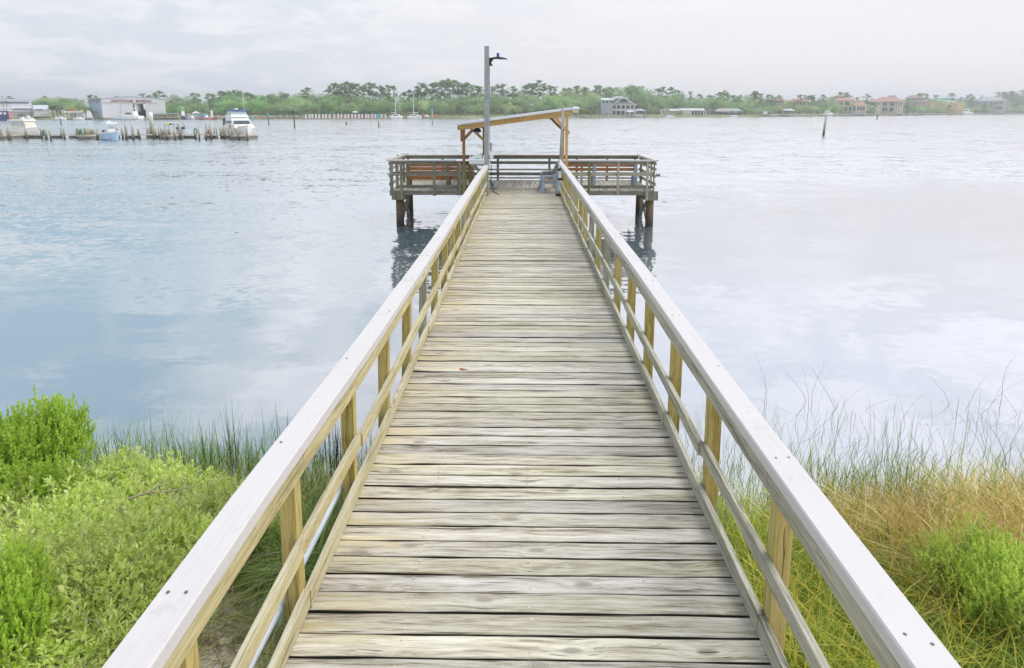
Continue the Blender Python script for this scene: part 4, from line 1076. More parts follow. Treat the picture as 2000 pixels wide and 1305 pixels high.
for row, (off, dv, stp, uu0, uu1) in enumerate(((75, 0, 21, 325, 1475), (48, 6, 19, 325, 1475), (22, 15, 17, 335, 1470))):
    u = uu0
    while u < uu1:
        uj = u + rnd.uniform(-5, 5); v = curve(OT, uj) + dv - 8 + rnd.uniform(-9, 8)
        if row == 2 and (1165 < uj < 1262): u += stp; continue
        if row == 1 and (1175 < uj < 1243): u += stp; continue
        if row == 2 and uj > 1262: v = max(v, 208) if uj < 1455 else v; 
        if row == 2 and (1286 < uj < 1455): u += stp; continue
        D = shoreD(uj)+off
        put_tree(OAK, 'tree', uj, v, off, rnd.uniform(.85, 1.15) * (1.1 if row else 1.0), 'rounded green broadleaf tree in the wood '+region(uj), 'broadleaf trees '+region(uj))
        u += stp
for u, v, off in ((72,196,70),(82,193,72),(92,190,75),(104,189,70),(118,187,75),(131,190,70),(143,192,66),(153,190,70),(163,196,66),(112,197,50),(137,199,50),(160,205,45),
                  (176,207,22),(188,208,22),(199,210,20),(1482,196,30),(1500,198,60),(1515,197,60),(1535,199,30),(1560,205,18),(1590,196,60),(1600,196,60),(1614,188,45),(1604,203,12),(1625,205,8),(1590,206,12),(1640,186,70),(1630,184,80),
                  (1785,206,10),(1795,207,10),(1830,202,60),(1905,206,8),(1925,208,6),(1938,203,50),(1965,208,6),(1985,184,30),(1997,186,20),(1990,204,6),(2010,190,20),(1975,200,60),(1770,204,40),(1815,200,60),(1700,207,6),(1755,208,4)):
    put_tree(OAK, 'tree', u, v, off, rnd.uniform(.9, 1.2), 'bushy green shore tree '+region(u), 'shore trees '+region(u))
u = 1484
while u < 2020:
    put_tree(OAK, 'tree', u, rnd.uniform(190,198) if u > 1640 else rnd.uniform(188,197), rnd.uniform(62,90), rnd.uniform(.9,1.3), 'bushy green tree behind the roofs '+region(u), 'back trees '+region(u))
    if not (1642 < u < 1690 or 1708 < u < 1762 or 1940 < u < 1960): put_tree(OAK, 'tree', u+rnd.uniform(-4,4), rnd.uniform(203,210), rnd.uniform(4,12), rnd.uniform(1.0,1.5), 'bushy green shore tree '+region(u), 'shore trees '+region(u))
    u += rnd.uniform(10,15)
# pines that stand above the wood: (u, top v, offset)
PN = [(24,188,60),(90,188,80),(182,185,60),(190,187,60),(233,187,70),(248,188,72),(281,183,60),(296,186,60),(305,187,60),(316,178,55),(381,181,40),(388,183,50),(411,181,40),(417,184,42),(432,178,60),(441,180,60),(450,178,60),(462,177,60),(471,178,60),(487,181,60),(493,182,60),(529,186,60),(560,184,60),(600,171,60),(595,176,70),
      (645,168,55),(655,162,60),(663,164,60),(670,168,60),(676,160,60),(685,162,60),(693,163,60),(703,164,60),(712,166,60),(722,161,60),(728,164,60),(745,166,60),(752,172,62),(763,167,60),(772,168,60),(790,180,62),(800,176,60),
      (815,168,60),(824,163,60),(831,163,60),(843,163,60),(852,161,60),(862,160,58),(870,157,60),(880,155,60),(888,156,60),(897,161,60),(905,162,60),(914,162,60),(921,167,60),(932,168,60),(940,170,60),(973,166,58),(982,164,60),(1000,169,60),(1006,172,60),(1025,166,60),(1035,163,60),(1041,164,62),(1050,157,58),(1060,164,60),(1075,168,60),(1083,170,62),(1103,171,60),(1112,172,60),(1124,168,60),(1140,171,60),(1165,167,62),(1172,168,62),(1190,170,80),(1205,172,85),(1225,170,85),(1240,168,85),(1250,169,85),(1287,173,50),(1292,170,80),(1311,171,85),(1323,177,80),(1346,179,60),(1365,183,60),(1382,186,60),(1390,187,60),(1403,180,50),(1411,177,50),(1420,181,52),(1430,186,60),(1443,186,50),(1470,177,50),(1476,181,50),(1483,183,50),
      (1497,185,50),(1506,186,60),(1520,186,60),(1560,185,60),(1570,186,70),(1605,184,60),(1640,180,70),(1648,181,70),(1655,185,70),(1691,184,60),(1733,187,60),(1672,190,70),(1742,187,60),(1794,181,50),(1805,183,50),(1823,186,60),(1857,182,20),(1872,190,40),(1892,184,60),(1897,188,60),(1945,180,50),(1957,179,60),(1973,178,70),(1992,176,60)]
for i, (u, v, off) in enumerate(PN):
    special = {600:'lone round headed pine rising above the wood right of the cruiser',1050:'highest pine above the shelter roof with an umbrella top',316:'thin sparse pine at the right edge of the big marina shed',655:'dark pine at the left end of the tall pines above the boat lifts',880:'tallest pine of the clump left of the lamp post',1470:'leaning pine to the left of the tiled houses'}.get(u)
    H = 1
    put_tree(PINE, 'pine tree', u+rnd.uniform(-1,1), v, off, rnd.uniform(1.0, 1.45) if u < 1480 else rnd.uniform(1.0,1.5), special or 'tall bare stemmed pine standing '+region(u), None if special else 'pines '+region(u), seed=i*5+3)
for u, v, off in ((104,206,6),(112,204,8),(120,208,5),(1577,182,60),(1584,183,60),(1706,200,2),(1770,203,4),(1763,207,4),(1782,203,8),(1853,203,2),(1920,202,4),(1932,202,6)):
    put_tree(PALM, 'palm tree', u, v, off, 1.3 if u < 200 else .8, 'small palm tree '+region(u), 'palms '+region(u))
u = 340
while u < 2010:
    if not (1195 < u < 1235 or 1690 < u < 1765 or 1290 < u < 1450):
        v = 218 if u < 1150 else 219; off = 6 if u < 1480 else 3
        if u > 1500: v = curve([(1500,215),(1700,216),(2000,215)], u)
        c_ = put_tree(BUSH, 'bush', u+rnd.uniform(-4,4), v+rnd.uniform(-3,3), off+rnd.uniform(0,6), rnd.uniform(1.3,1.9), 'low round shore bush '+region(u), 'low bushes '+region(u))
    u += rnd.uniform(12, 18)
for u, v in ((1300,217),(1322,214),(1327,216),(1455,214),(1467,212),(1282,212),(1448,216),(180,214),(196,215)):
    put_tree(BUSH, 'bush', u, v, 9, 1.5, 'low round shore bush '+region(u), 'low bushes '+region(u))
retire(*OAK, *PINE, *PALM, *BUSH)
# understorey that closes the wood
mbv = []
g = np.random.default_rng(77); C = []; Rr = []
u = 335
while u < 1480:
    D = shoreD(u) + (62 if not 1165 < u < 1262 else 82); x = FX(u, D); z0 = fz(D, u); vt = curve(OT, u)+16; Ht = max(3, FZ(vt, D, u)-z0)
    for k_ in range(3): C.append((x+g.uniform(-3,3), D+g.uniform(-6,6), z0+Ht*(.15+.33*k_))); Rr.append((4.5, 4, Ht*.24))
    u += 8
V, Q = cloud_quads(C, Rr, 60000, .50, g, .7)
o = link('undergrowth', npmesh('undergrowth', V, Q), 'oak_leaf'); setp(o, 'dense green undergrowth filling the wood between the shore trees', 'undergrowth', None, 'stuff')

# ------------------------------------------------------------------ buildings on the far shore
BLD = []
class Bld:
    def __init__(s, name, u0, u1, off, label, cat, group=None):
        s.um = (u0+u1)/2; s.D = shoreD(s.um)+off; s.x0, s.x1 = FX(u0, s.D), FX(u1, s.D); s.z0 = fz(s.D, s.um)
        s.root = empty(name, ((s.x0+s.x1)/2, s.D, s.z0), label, cat, group); BLD.append((s, None))
    def X(s, u): return FX(u, s.D)
    def Z(s, v): return FZ(v, s.D, s.um)
    def wall(s, mat, u0, u1, vt, dep=12, dy=0, name='wall', vb=None):
        zb_ = s.z0-.3 if vb is None else s.Z(vb)
        return MB().bb(s.X(u0), s.X(u1), s.D+dy, s.D+dy+dep, zb_, s.Z(vt)).build(name, mat, s.root)
    def hip(s, mat, u0, u1, ve, vr, dep=12, dy=0, inset=.3, over=.6, ridge_u=None, name='roof'):
        a, b_ = s.X(u0)-over, s.X(u1)+over; y0, y1 = s.D+dy-over, s.D+dy+dep+over
        ze, zr = s.Z(ve)+.01, s.Z(vr); i = (b_-a)*inset; ym = (y0+y1)/2
        vs = [(a,y0,ze),(b_,y0,ze),(b_,y1,ze),(a,y1,ze),(a+i,ym,zr),(b_-i,ym,zr)]
        return MB().add(vs, [(0,1,5,4),(1,2,5),(2,3,4,5),(3,0,4),(3,2,1,0)]).build(name, mat, s.root)
    def gable(s, mat, u0, u1, ve, vr, dep=12, dy=0, over=.8, wallmat=None, th=.35):
        a, b_ = s.X(u0), s.X(u1); y0, y1 = s.D+dy, s.D+dy+dep; ze, zr = s.Z(ve), s.Z(vr); m_ = (a+b_)/2
        if wallmat: MB().prism([(a,ze-.02),(b_,ze-.02),(m_,zr-.05)], 'y', y0+.02, y1-.02).build('gable', wallmat, s.root)
        sl = (zr-ze)/(m_-a)
        mb = MB(); mb.prism([(a-over, ze-over*sl),(m_, zr),(b_+over, ze-over*sl),(b_+over, ze-over*sl+th),(m_, zr+th),(a-over, ze-over*sl+th)], 'y', y0-.7, y1+.4)
        return mb.build('roof', mat, s.root)
    def win(s, us, vt, vb, mat='glass_dark', dy=0, frame=None):
        for a, b_ in us:
            w_ = MB().bb(s.X(a), s.X(b_), s.D+dy-.06, s.D+dy+.05, s.Z(vb), s.Z(vt)).build('window', mat, s.root)
            if frame:
                mb = MB(); xa, xb, za, zb_ = s.X(a), s.X(b_), s.Z(vb), s.Z(vt); f = .13
                for q_ in ((xa-f,xb+f,zb_,zb_+f),(xa-f,xb+f,za-f,za),(xa-f,xa,za,zb_),(xb,xb+f,za,zb_)): mb.bb(q_[0],q_[1],s.D+dy-.12,s.D+dy+.04,q_[2],q_[3])
                mb.build('frame', frame, w_)
    def posts(s, us, vt, vb, w=.3, mat='white_paint', dy=0, name='column'):
        for a in us: MB().bb(s.X(a)-w/2, s.X(a)+w/2, s.D+dy-w/2, s.D+dy+w/2, s.Z(vb) if vb else s.z0-.3, s.Z(vt)).build(name, mat, s.root)
def seg(a, b_, n, gap=.35):
    w_ = (b_-a)/n; return [(a+w_*(i+gap/2), a+w_*(i+1-gap/2)) for i in range(n)]
# big marina shed
B = Bld('marina_shed', 203, 326.5, 6, 'huge white metal boat storage shed with red lettering and an open door', 'building')
DEP = 38
ya = B.D
xl, xr = B.X(203), B.X(326.5); zl, zp, zr_ = B.Z(193.5), B.Z(189), B.Z(193.8); xm = B.X(263)
oa, ob = B.X(262), B.X(286); zt_ = B.Z(201.5)
mb = MB(); mb.prism([(xl, B.z0-.3),(oa, B.z0-.3),(oa, zt_),(xl, zt_)], 'y', ya, ya+.3); mb.prism([(ob, B.z0-.3),(xr, B.z0-.3),(xr, zt_),(ob, zt_)], 'y', ya, ya+.3)
mb.prism([(xl, zt_),(xr, zt_),(xr, zr_),(xm, zp),(xl, zl)], 'y', ya, ya+.3)
mb.build('front_wall', 'wall_warehouse', B.root)
xs2 = FX(169, ya+DEP); 
BLD[-1] = (B, R(42)); MB().bb(xl, xl+.3, ya+.3, ya+DEP, B.z0-.3, zl-.02).build('side_wall', 'wall_blue', B.root)
MB().bb(xr-.3, xr, ya+.3, ya+DEP, B.z0-.3, zr_-.02).build('side_wall', 'wall_white', B.root)
mb = MB(); mb.prism([(xl-1,zl+.0),(xm,zp+.0),(xr+.6,zr_+.0),(xr+.6,zr_+.3),(xm,zp+.3),(xl-1,zl+.3)], 'y', ya-.3, ya+DEP); mb.build('roof', 'roof_pale', B.root)
MB().bb(xl+.3, xr-.3, ya+26, ya+26.3, B.z0, zt_).build('back_wall', 'wall_darkgrey', B.root)
MB().bb(B.X(203.5), B.X(311), ya-.25, ya-.02, B.Z(201.2), B.Z(200.4)).build('door_track', 'wall_tan', B.root)
MB().bb(B.X(237.6), B.X(238.1), ya-.12, ya-.02, B.z0, B.Z(201.4)).build('door_seam', 'wall_grey', B.root)
MB().bb(B.X(212), B.X(226), ya-.05, ya-.01, B.Z(216), B.Z(208)).build('faded_emblem', 'wall_cream', B.root) if False else None
for k_ in range(4):
    zz = B.Z(203+4.6*k_); MB().bb(oa+.1, oa+2.2, ya+3, ya+9, zz-.5, zz-.1).build('rack_shelf', 'wall_grey', B.root)
def text(s_, x, y, z, h, w, mat, parent, name='lettering', ang=0):
    cu = bpy.data.curves.new(name, 'FONT'); cu.body = s_; cu.size = h/.72; cu.extrude = .04; cu.align_x = 'CENTER'; cu.align_y = 'CENTER'; cu.offset = h*.02
    o = bpy.data.objects.new(name, cu); COL.objects.link(o); cu.materials.append(M(mat)); o.parent = parent
    b_ = wloc(parent); o.location = (x-b_.x, y-b_.y, z-b_.z); o.rotation_euler = (R(90), 0, ang)
    bpy.context.view_layer.update(); wd = o.dimensions.x
    me = bpy.data.meshes.new_from_object(o); o2 = bpy.data.objects.new(name, me); COL.objects.link(o2); o2.parent = parent
    if not me.materials: me.materials.append(M(mat))
    o2.location = o.location; o2.rotation_euler = o.rotation_euler; bpy.data.objects.remove(o); o2.scale = (w/wd, 1, 1); return o2
plain('sign_red', (.22,.02,.04), .6)
text('LIGHTHOUSE', (B.X(220)+B.X(263))/2, ya-.08, B.Z(197.6), 1.25, B.X(263)-B.X(220), 'sign_red', B.root)
text('MARINA', (B.X(268)+B.X(299))/2, ya-.08, B.Z(197.6), 1.25, B.X(299)-B.X(268), 'sign_red', B.root)
sa = R(-90)
def onside(f, z): return Vector((xl-.06, ya+DEP-(DEP-.3)*f, z))
for f, w_, tx in ((.16,3.6,'BOAT'),(.42,4.2,'SALES'),(.76,5.6,'STORAGE')):
    p = onside(f, B.Z(198.5)); text(tx, p.x, p.y, p.z, 1.9, w_*1.9, 'wall_bluegrey', B.root, ang=sa)
# boats stored in the door
for k_, (uu, vv, lab) in enumerate(((264.5,206,'top white boat stored on the racks in the open shed door'),(264.5,211,'middle white boat stored on the racks in the open shed door'),(264.5,216,'lowest white boat stored on the racks in the open shed door'))):
    mb = MB(); hull(mb, 5, 1.5, .8, B.X(uu), ya+2.2, B.Z(vv)-.3, R(-88), .3, .8); o = selfroot('stored_boat', mb, 'white_paint', (B.X(uu), ya+2.2, B.Z(vv)), lab, 'boat', 'boats on the racks in the shed')
mb = MB(); hull(mb, 8, 2.6, 2.2, B.X(276), ya+6, B.Z(213), R(-88), .3, .8); mb.frus((B.X(274),B.X(278.5),ya+4,ya+8), B.Z(208), (B.X(274.6),B.X(278),ya+4.5,ya+8), B.Z(203))
selfroot('stored_boat', mb, 'white_paint', (B.X(276), ya+6, B.Z(213)), 'tall white cabin boat standing inside the open shed door', 'boat')

# grey office block at the far left
B = Bld('marina_office', -40, 68, 8, 'long white and grey two storey waterfront building at the left edge', 'building')
B.wall('wall_white', -40, 72, 205, 16); B.wall('roof_pale', -40, 66, 199.2, 12, 2, 'upper_wall'); 
MB().frus((B.X(-42),B.X(70),B.D-1.2,B.D+18), B.Z(212), (B.X(-42),B.X(62),B.D+1.9,B.D+16), B.Z(199)).build('lower_roof', 'roof_pale', B.root)
MB().frus((B.X(-42),B.X(62),B.D+.5,B.D+16), B.Z(198.8), (B.X(-42),B.X(66),B.D+4,B.D+14), B.Z(193)).build('roof', 'roof_grey', B.root)
MB().bb(B.X(-42), B.X(66), B.D-1.4, B.D-.2, B.Z(219), B.Z(218.4)).build('balcony_edge', 'wall_white', B.root)
B.win(seg(30, 55, 6, .12), 211.2, 214.2, dy=-.0); B.win(seg(57, 69, 3, .3), 211.5, 214.5, 'glass_pale')
B.win(seg(35, 52, 3, .35), 223.5, 227); B.win(seg(56, 77, 7, .5), 224, 227, 'glass_dark')
B = Bld('marina_annex', 67, 97, 5, 'low white waterfront annex with a slanted grey roof beside the palms', 'building')
B.wall('wall_white', 67, 97, 214, 14); MB().frus((B.X(66),B.X(98),B.D-.8,B.D+15), B.Z(214)+.01, (B.X(67),B.X(96),B.D+6,B.D+12), B.Z(205)).build('roof', 'roof_pale', B.root)
B.win([(70,86)], 213.4, 215.2, 'glass_dark', -.9); B.win(seg(80, 96, 4, .1), 222, 224, 'wall_bluegrey')
MB().bb(B.X(64), B.X(97), B.D-3, B.D-.1, B.Z(228), B.Z(225.5)).build('deck', 'wall_sand', B.root)
# fuel dock
B = Bld('fuel_dock', 125, 163, -6, 'white flat canopy fuel dock with red letters on top', 'fuel dock')
mb = MB(); mb.bb(B.X(125.5), B.X(164), B.D, B.D+5, B.Z(219.5), B.Z(217.6)); mb.build('canopy', 'white_paint', B.root)
B.posts((128,136,144,153,162), 219.6, None, .28, 'white_paint', 1, 'post')
MB().bb(B.X(104), B.X(182), B.D-1, B.D+6, .5, .85).build('dock_deck', 'dock_boards', B.root)
for i in range(14): MB().tube([(B.X(105+i*5.8), B.D-1, -1), (B.X(105+i*5.8), B.D-1, 1.0+.5*(i%2))], .2, 6).build('dock_pile', 'marina_pile', B.root)
plain('fuel_red', (.75,.10,.08), .5)
text('FUEL', B.X(144.5), B.D-.1, B.Z(215), 1.2, B.X(152.5)-B.X(137), 'fuel_red', B.root)
mb = MB(); mb.tube([(B.X(160.5),B.D,B.Z(217.5)),(B.X(160.5),B.D,B.Z(215.4)),(B.X(159.2),B.D,B.Z(214.4))], [.55,.5,.1], 8); mb.build('yellow_sign', 'yellow_paint', B.root)
for u, lab in ((131,'left fuel pump kiosk under the fuel dock canopy'),(150,'white kiosk under the right half of the fuel dock canopy')):
    mb = MB(); mb.bb(B.X(u), B.X(u+6), B.D+2, B.D+4, .86, B.Z(222)); mb.bb(B.X(u)-.2, B.X(u+6)+.2, B.D+1.8, B.D+4.2, B.Z(222), B.Z(221.5)); selfroot('kiosk', mb, 'wall_blue', (B.X(u), B.D+2, .86), lab, 'kiosk')
# small boats along the left shore: (u, D offset, length m, label, cabin height, hull mat, angle)
def small_boat(u, off, L, lab, cab=1.4, mat='white_paint', ang=0, H=1.0, flat=False, stripe=None):
    D = shoreD(u)+off; x = FX(u, D); r0 = empty('motor_boat', (x, D, 0), lab, 'boat')
    mb = MB(); T = hull(mb, L, L*.33, H, x, D, 0, ang, .35, .85, keel=-.2); mb.build('hull', mat, r0, True)
    mb = MB(); b_ = L*.12
    tfrus(mb, T, (-L*.28, L*.2, -b_, b_), H*1.01, (-L*.25, L*.08, -b_*.85, b_*.85), H+cab*.6); c_ = mb.build('cabin', 'white_paint', r0)
    mb = MB(); tfrus(mb, T, (-L*.15, L*.155, -b_*.97, b_*.97), H+cab*.2, (-L*.15, L*.12, -b_*.92, b_*.92), H+cab*.4); mb.build('window', 'glass_dark', r0) if cab > 1 else None
    if cab > 1.2:
        mb = MB(); tfrus(mb, T, (-L*.25, L*.02, -b_*.9, b_*.9), H+cab*.95, (-L*.25, L*.02, -b_*.9, b_*.9), H+cab)
        for q_ in (-.22, 0): mb.beam(T(L*q_, b_*.7, H+cab*.6), T(L*q_, b_*.7, H+cab*.95), .06, .06); mb.beam(T(L*q_, -b_*.7, H+cab*.6), T(L*q_, -b_*.7, H+cab*.95), .06, .06)
        mb.build('hardtop', 'white_paint', r0)
    return r0, T
r0, T = small_boat(255, -14, 11.5, 'white sport fishing yacht moored before the marina shed door', 3.6, 'white_paint', R(168), 1.8)
small_boat(239, -10, 7, 'low pale boat with a turquoise waterline left of the white yacht', 1.6, 'light_blue_hull', R(10))
small_boat(358, -9, 6, 'white cabin boat with a dark navy hull right of the tan boathouse', 4.2, 'navy', R(-62), 1.5)
small_boat(374, -7, 5, 'small white skiff by the white sheds', 1.3, 'white_paint', R(-30))
small_boat(396, -8, 8, 'red hulled boat under a turquoise canopy', 1.8, 'pale_red', R(175), 1.0)
small_boat(155, -11, 5, 'tiny white boat tied at the fuel dock', 1.0, 'white_paint', R(5), .7)
small_boat(117, -9, 6, 'small white boat moored by the palms', 1.2, 'white_paint', R(5), .8)
small_boat(50, -8, 6, 'small boat behind the pilot house boat by the office', 1.6, 'white_paint', R(185), .9)
small_boat(412, -6, 7, 'red and white boat right of the turquoise canopy', 1.2, 'pale_red', R(3), .9)
small_boat(1882, -12, 17, 'white boat with a tall tower on a lift by the blue grey house', 6, 'white_paint', R(183), 3)
small_boat(1308, -3, 6, 'small white runabout by the white low house', .9, 'white_paint', R(3), .8)
small_boat(1247, -2, 6, 'boat hanging on the lift under the grey hipped boathouse', .8, 'white_paint', R(-20), 1.6)
small_boat(1433, -3, 5, 'tiny white boat on the grass shore by the brown house', .6, 'white_paint', R(3), .9)
small_boat(1617, -8, 10, 'white boat on a lift left of the cream tiled house', 3, 'white_paint', R(20), 2.2)
D = shoreD(396)-8; mb = MB(); mb.bb(FX(388,D), FX(403,D), D-2, D+2, FZ(225,D), FZ(223.8,D))
for uu in (389, 402): mb.bb(FX(uu,D)-.1, FX(uu,D)+.1, D-1.9, D-1.7, 0, FZ(225,D))
selfroot('boat_canopy', mb, 'turquoise', (FX(396,D), D, 0), 'bright turquoise canopy over the red boat', 'canopy')
# white triangular sail cloth / tents right of the fuel dock
B = Bld('white_tent', 166, 186, -2, 'white peaked tent with a sloping side right of the fuel dock', 'tent')
MB().prism([(B.X(167),B.z0-.6),(B.X(185),B.z0-.6),(B.X(180),B.Z(222)),(B.X(176.5),B.Z(216.5)),(B.X(171),B.Z(216))], 'y', B.D, B.D+4).build('canvas', 'white_paint', B.root)
# dark ship
D = shoreD(10)-22
shp = empty('tall_ship', (FX(0,D), D, 0), 'black hulled excursion ship with red and white stern and rigged masts at the left edge', 'ship')
Xs = lambda u: FX(u, D); Zs = lambda v: FZ(v, D, 10)
mb = MB(); mb.prism([(Xs(-75),0),(Xs(23),0),(Xs(25),Zs(219)),(Xs(16),Zs(216.5)),(Xs(-10),Zs(217.5)),(Xs(-60),Zs(217)),(Xs(-84),Zs(214))], 'y', D-3, D+3); mb.build('hull', 'navy', shp)
mb = MB(); mb.prism([(Xs(18.5),0),(Xs(23.3),0),(Xs(25.2),Zs(219)),(Xs(17),Zs(216.8))], 'y', D-3.04, D+3.04); mb.build('stern_panel', 'pale_red', shp)
mb = MB()
for v in (222.5, 227.5): mb.bb(Xs(17.8), Xs(24.4), D-3.1, D+3.1, Zs(v+.9), Zs(v))
mb.build('stern_bands', 'white_paint', shp)
for a in (-14,-6,0,8): MB().bb(Xs(a), Xs(a+5), D-3.05, D-2.9, Zs(223.4), Zs(219.6)).build('gun_port', 'white_paint', shp)
mb = MB(); mb.bb(Xs(-30), Xs(24), D-2, D+2, Zs(216.8), Zs(214.5)); mb.bb(Xs(-30), Xs(20), D-2.2, D+2.2, Zs(212.6), Zs(212)); 
for a in (-20,-8,2,14,22): mb.bb(Xs(a), Xs(a)+.12, D-2, D-1.9, Zs(215), Zs(212.5))
mb.build('deck_house', 'white_paint', shp)
mb = MB(); 
for u, v in ((9,186),(15.5,190),(-15,180)): mb.tube([(Xs(u),D,Zs(215)),(Xs(u),D,Zs(v))], [.16,.06], 6)
for u0, u1, v in ((0,26,207),(2,24,202),(5,20,198),(-10,18,205)): mb.tube([(Xs(u0),D,Zs(v+1)),(Xs(u1),D,Zs(v))], .08, 5)
for u0, v0, u1, v1 in ((9,187,24,215),(9,187,-8,215),(15,191,24,215)): mb.tube([(Xs(u0),D,Zs(v0)),(Xs(u1),D,Zs(v1))], .03, 4)
mb.build('mast', 'trunk', shp)
# tan boathouse
B = Bld('tan_boathouse', 297, 350, -3, 'long low tan boathouse with a pale green flat roof', 'building')
B.wall('wall_sand', 299, 349, 223.5, 7, 1, vb=229.5); MB().bb(B.X(296), B.X(351), B.D-1, B.D+9, B.Z(222.7), B.Z(221)).build('roof', 'roof_green', B.root)
B.posts((299,307,316,326,334,343,349), 222.8, None, .3, 'wall_cream', -.3, 'post'); B.win(seg(300,326,4,.2)+seg(331,349,3,.2), 224.5, 228, 'wall_grey', .97)
MB().bb(B.X(206), B.X(352), B.D-2, B.D+1, .6, 1.0).build('dock_deck', 'wall_tan', B.root)
for i in range(16): MB().tube([(B.X(298+i*3.5), B.D-2, -1), (B.X(298+i*3.5), B.D-2, .9)], .2, 6).build('dock_pile', 'asphalt_pile', B.root)
B = Bld('white_shed', 366, 374, 0, 'small white open shed right of the navy hulled boat', 'shed'); B.wall('wall_white', 366.5, 373, 225, 3, 0); B.gable('white_paint', 366.5, 373, 225, 223.2, 3, over=.2)
B = Bld('white_shed', 378, 386, 0, 'white shed with a grey peaked roof left of the turquoise canopy', 'shed'); B.wall('wall_white', 378.5, 385, 223, 3, 0); B.hip('roof_pale', 376, 390, 221.8, 217, 6, -1, .45); B.posts((377,389), 222, None, .25, 'white_paint', -1)
B = Bld('storage_tank', 412, 416, 4, 'slender white tank standing before the trees by the marina', 'tank'); MB().tube([(B.X(413.5),B.D,B.z0-.2),(B.X(413.5),B.D,B.Z(217)),(B.X(413.5),B.D,B.Z(216))], [.7,.7,.2], 10).build('tank', 'white_paint', B.root)
# long red dock
u0, u1 = 418, 760
D1, D2 = shoreD(418)-7, shoreD(760)-7
rd = empty('red_dock', (FX(590, (D1+D2)/2), (D1+D2)/2, 0), 'very long low dock with a faded red edge running to the catamarans', 'dock')
mb = MB(); mb.beam((FX(u0,D1),D1,.75), (FX(862,shoreD(862)-7),shoreD(862)-7,.75), 2.0, .35); mb.build('deck', 'pale_red', rd)
n = 86
for i in range(n):
    u = u0 + (862-u0)*i/(n-1); D = shoreD(u)-8.2
    MB().tube([(FX(u,D),D,-1),(FX(u,D),D,.75+rnd.choice((.0,.3,.9)))], .17, 6).build('dock_pile', 'marina_pile' if i % 2 else 'asphalt_pile', rd)
mb = MB()
for i in range(60):
    u = u0+rnd.uniform(0,1)*(600-u0); D = shoreD(u)-6; s_ = rnd.uniform(.2,.5); mb.bb(FX(u,D)-s_, FX(u,D)+s_, D-.4, D+.4, .93, .93+rnd.uniform(.3,1.1))
mb.build('dock_boxes', 'wall_sand', rd)
for i, u in enumerate((601,613.5,627,640,656.5,670.5,684,697.5,711,723,736.5,749)):
    D = shoreD(u)-9; x = FX(u, D); w_ = (FX(u+3.6,D)-x); zt = FZ(223.2, D, u)
    r0 = empty('boat_lift', (x, D, 0), ('leftmost' if i == 0 else 'rightmost' if i == 11 else '')+(' ' if i in (0,11) else '')+'white post boat lift with red fittings on the long dock', 'boat lift', 'white boat lifts along the red dock')
    if i in (0, 11): pass
    for sx_ in (-1, 1):
        mb = MB(); mb.bb(x+sx_*w_-.30, x+sx_*w_+.30, D-.3, D+.3, .3, zt); mb.build('post', 'white_paint', r0)
        mb = MB(); mb.bb(x+sx_*w_-.31, x+sx_*w_+.31, D-.31, D+.31, -.5, .3); mb.build('post_foot', 'asphalt_pile', r0)
        mb = MB(); mb.bb(x+sx_*w_-.32, x+sx_*w_+.32, D-.32, D+.32, zt, zt+.15); mb.build('post_top', 'wall_grey', r0)
    mb = MB(); mb.bb(x-w_, x+w_, D+1.4, D+1.6, zt-.6, zt-.3); mb.build('cross_bar', 'wall_grey', r0)
    mb = MB(); mb.bb(x-.35, x+.35, D+1.2, D+1.39, zt-1.7, zt-.8); mb.build('control_box', 'red_paint', r0)
# catamarans
for u, w2, mu, vt, lab, hm in ((774, 11, 773, 172, 'left white catamaran with a tall bare mast at the end of the red dock', 'white_paint'), (809.5, 12, 808, 170, 'right catamaran with a bimini frame and a blue hull end', 'wall_white')):
    D = shoreD(u)-14; x = FX(u, D); hw = FX(u+w2, D)-x; zt = FZ(224.6, D, u)
    r0 = empty('catamaran', (x, D, 0), lab, 'sailing boat')
    for s_ in (-1.9, 1.9):
        mb = MB(); hull(mb, hw*2, 1.5, zt*.75, x, D+s_, 0, R(180) if hm == 'white_paint' else 0, .2, .8, keel=-.2); mb.build('hull', hm, r0, True)
    mb = MB(); mb.frus((x-hw*.75, x+hw*.6, D-1.7, D+1.7), zt*.7, (x-hw*.5, x+hw*.5, D-1.4, D+1.4), zt*1.12); mb.build('deck_house', 'white_paint', r0)
    mb = MB(); mb.frus((x-hw*.5, x+hw*.55, D-1.72, D-1.5), zt*.80, (x-hw*.45, x+hw*.5, D-1.6, D-1.4), zt*.98); mb.build('window', 'glass_dark', r0)
    mb = MB(); xm_ = FX(mu, D); mb.tube([(xm_,D,zt), (xm_,D,FZ(vt,D,u))], [.14,.09], 8); mb.build('mast', 'white_plastic', r0)
    mb = MB(); mb.tube([(xm_,D,zt*1.5), (xm_+hw*.8*(-1 if u < 800 else 1),D,zt*1.55)], [.18,.14], 8); mb.build('boom', 'white_plastic', r0)
    mb = MB()
    for e in (-1, 1): mb.tube([(xm_,D,FZ(vt+2,D,u)), (x+e*hw,D,zt*.9)], .025, 4)
    mb.build('rigging', 'galv', r0)
    if hm != 'white_paint':
        mb = MB(); mb.bb(x-hw*1.0, x-hw*.45, D-1.5, D+1.5, zt*1.55, zt*1.65)
        for e in (-.98,-.48): mb.bb(x+hw*e-.05, x+hw*e+.05, D-1.4, D-1.3, zt*.8, zt*1.55)
        mb.build('bimini', 'wall_grey', r0); MB().bb(x+hw*.72, x+hw*1.03, D-2.5, D+2.5, .1, zt*.7).build('blue_bow', 'light_blue_hull', r0)
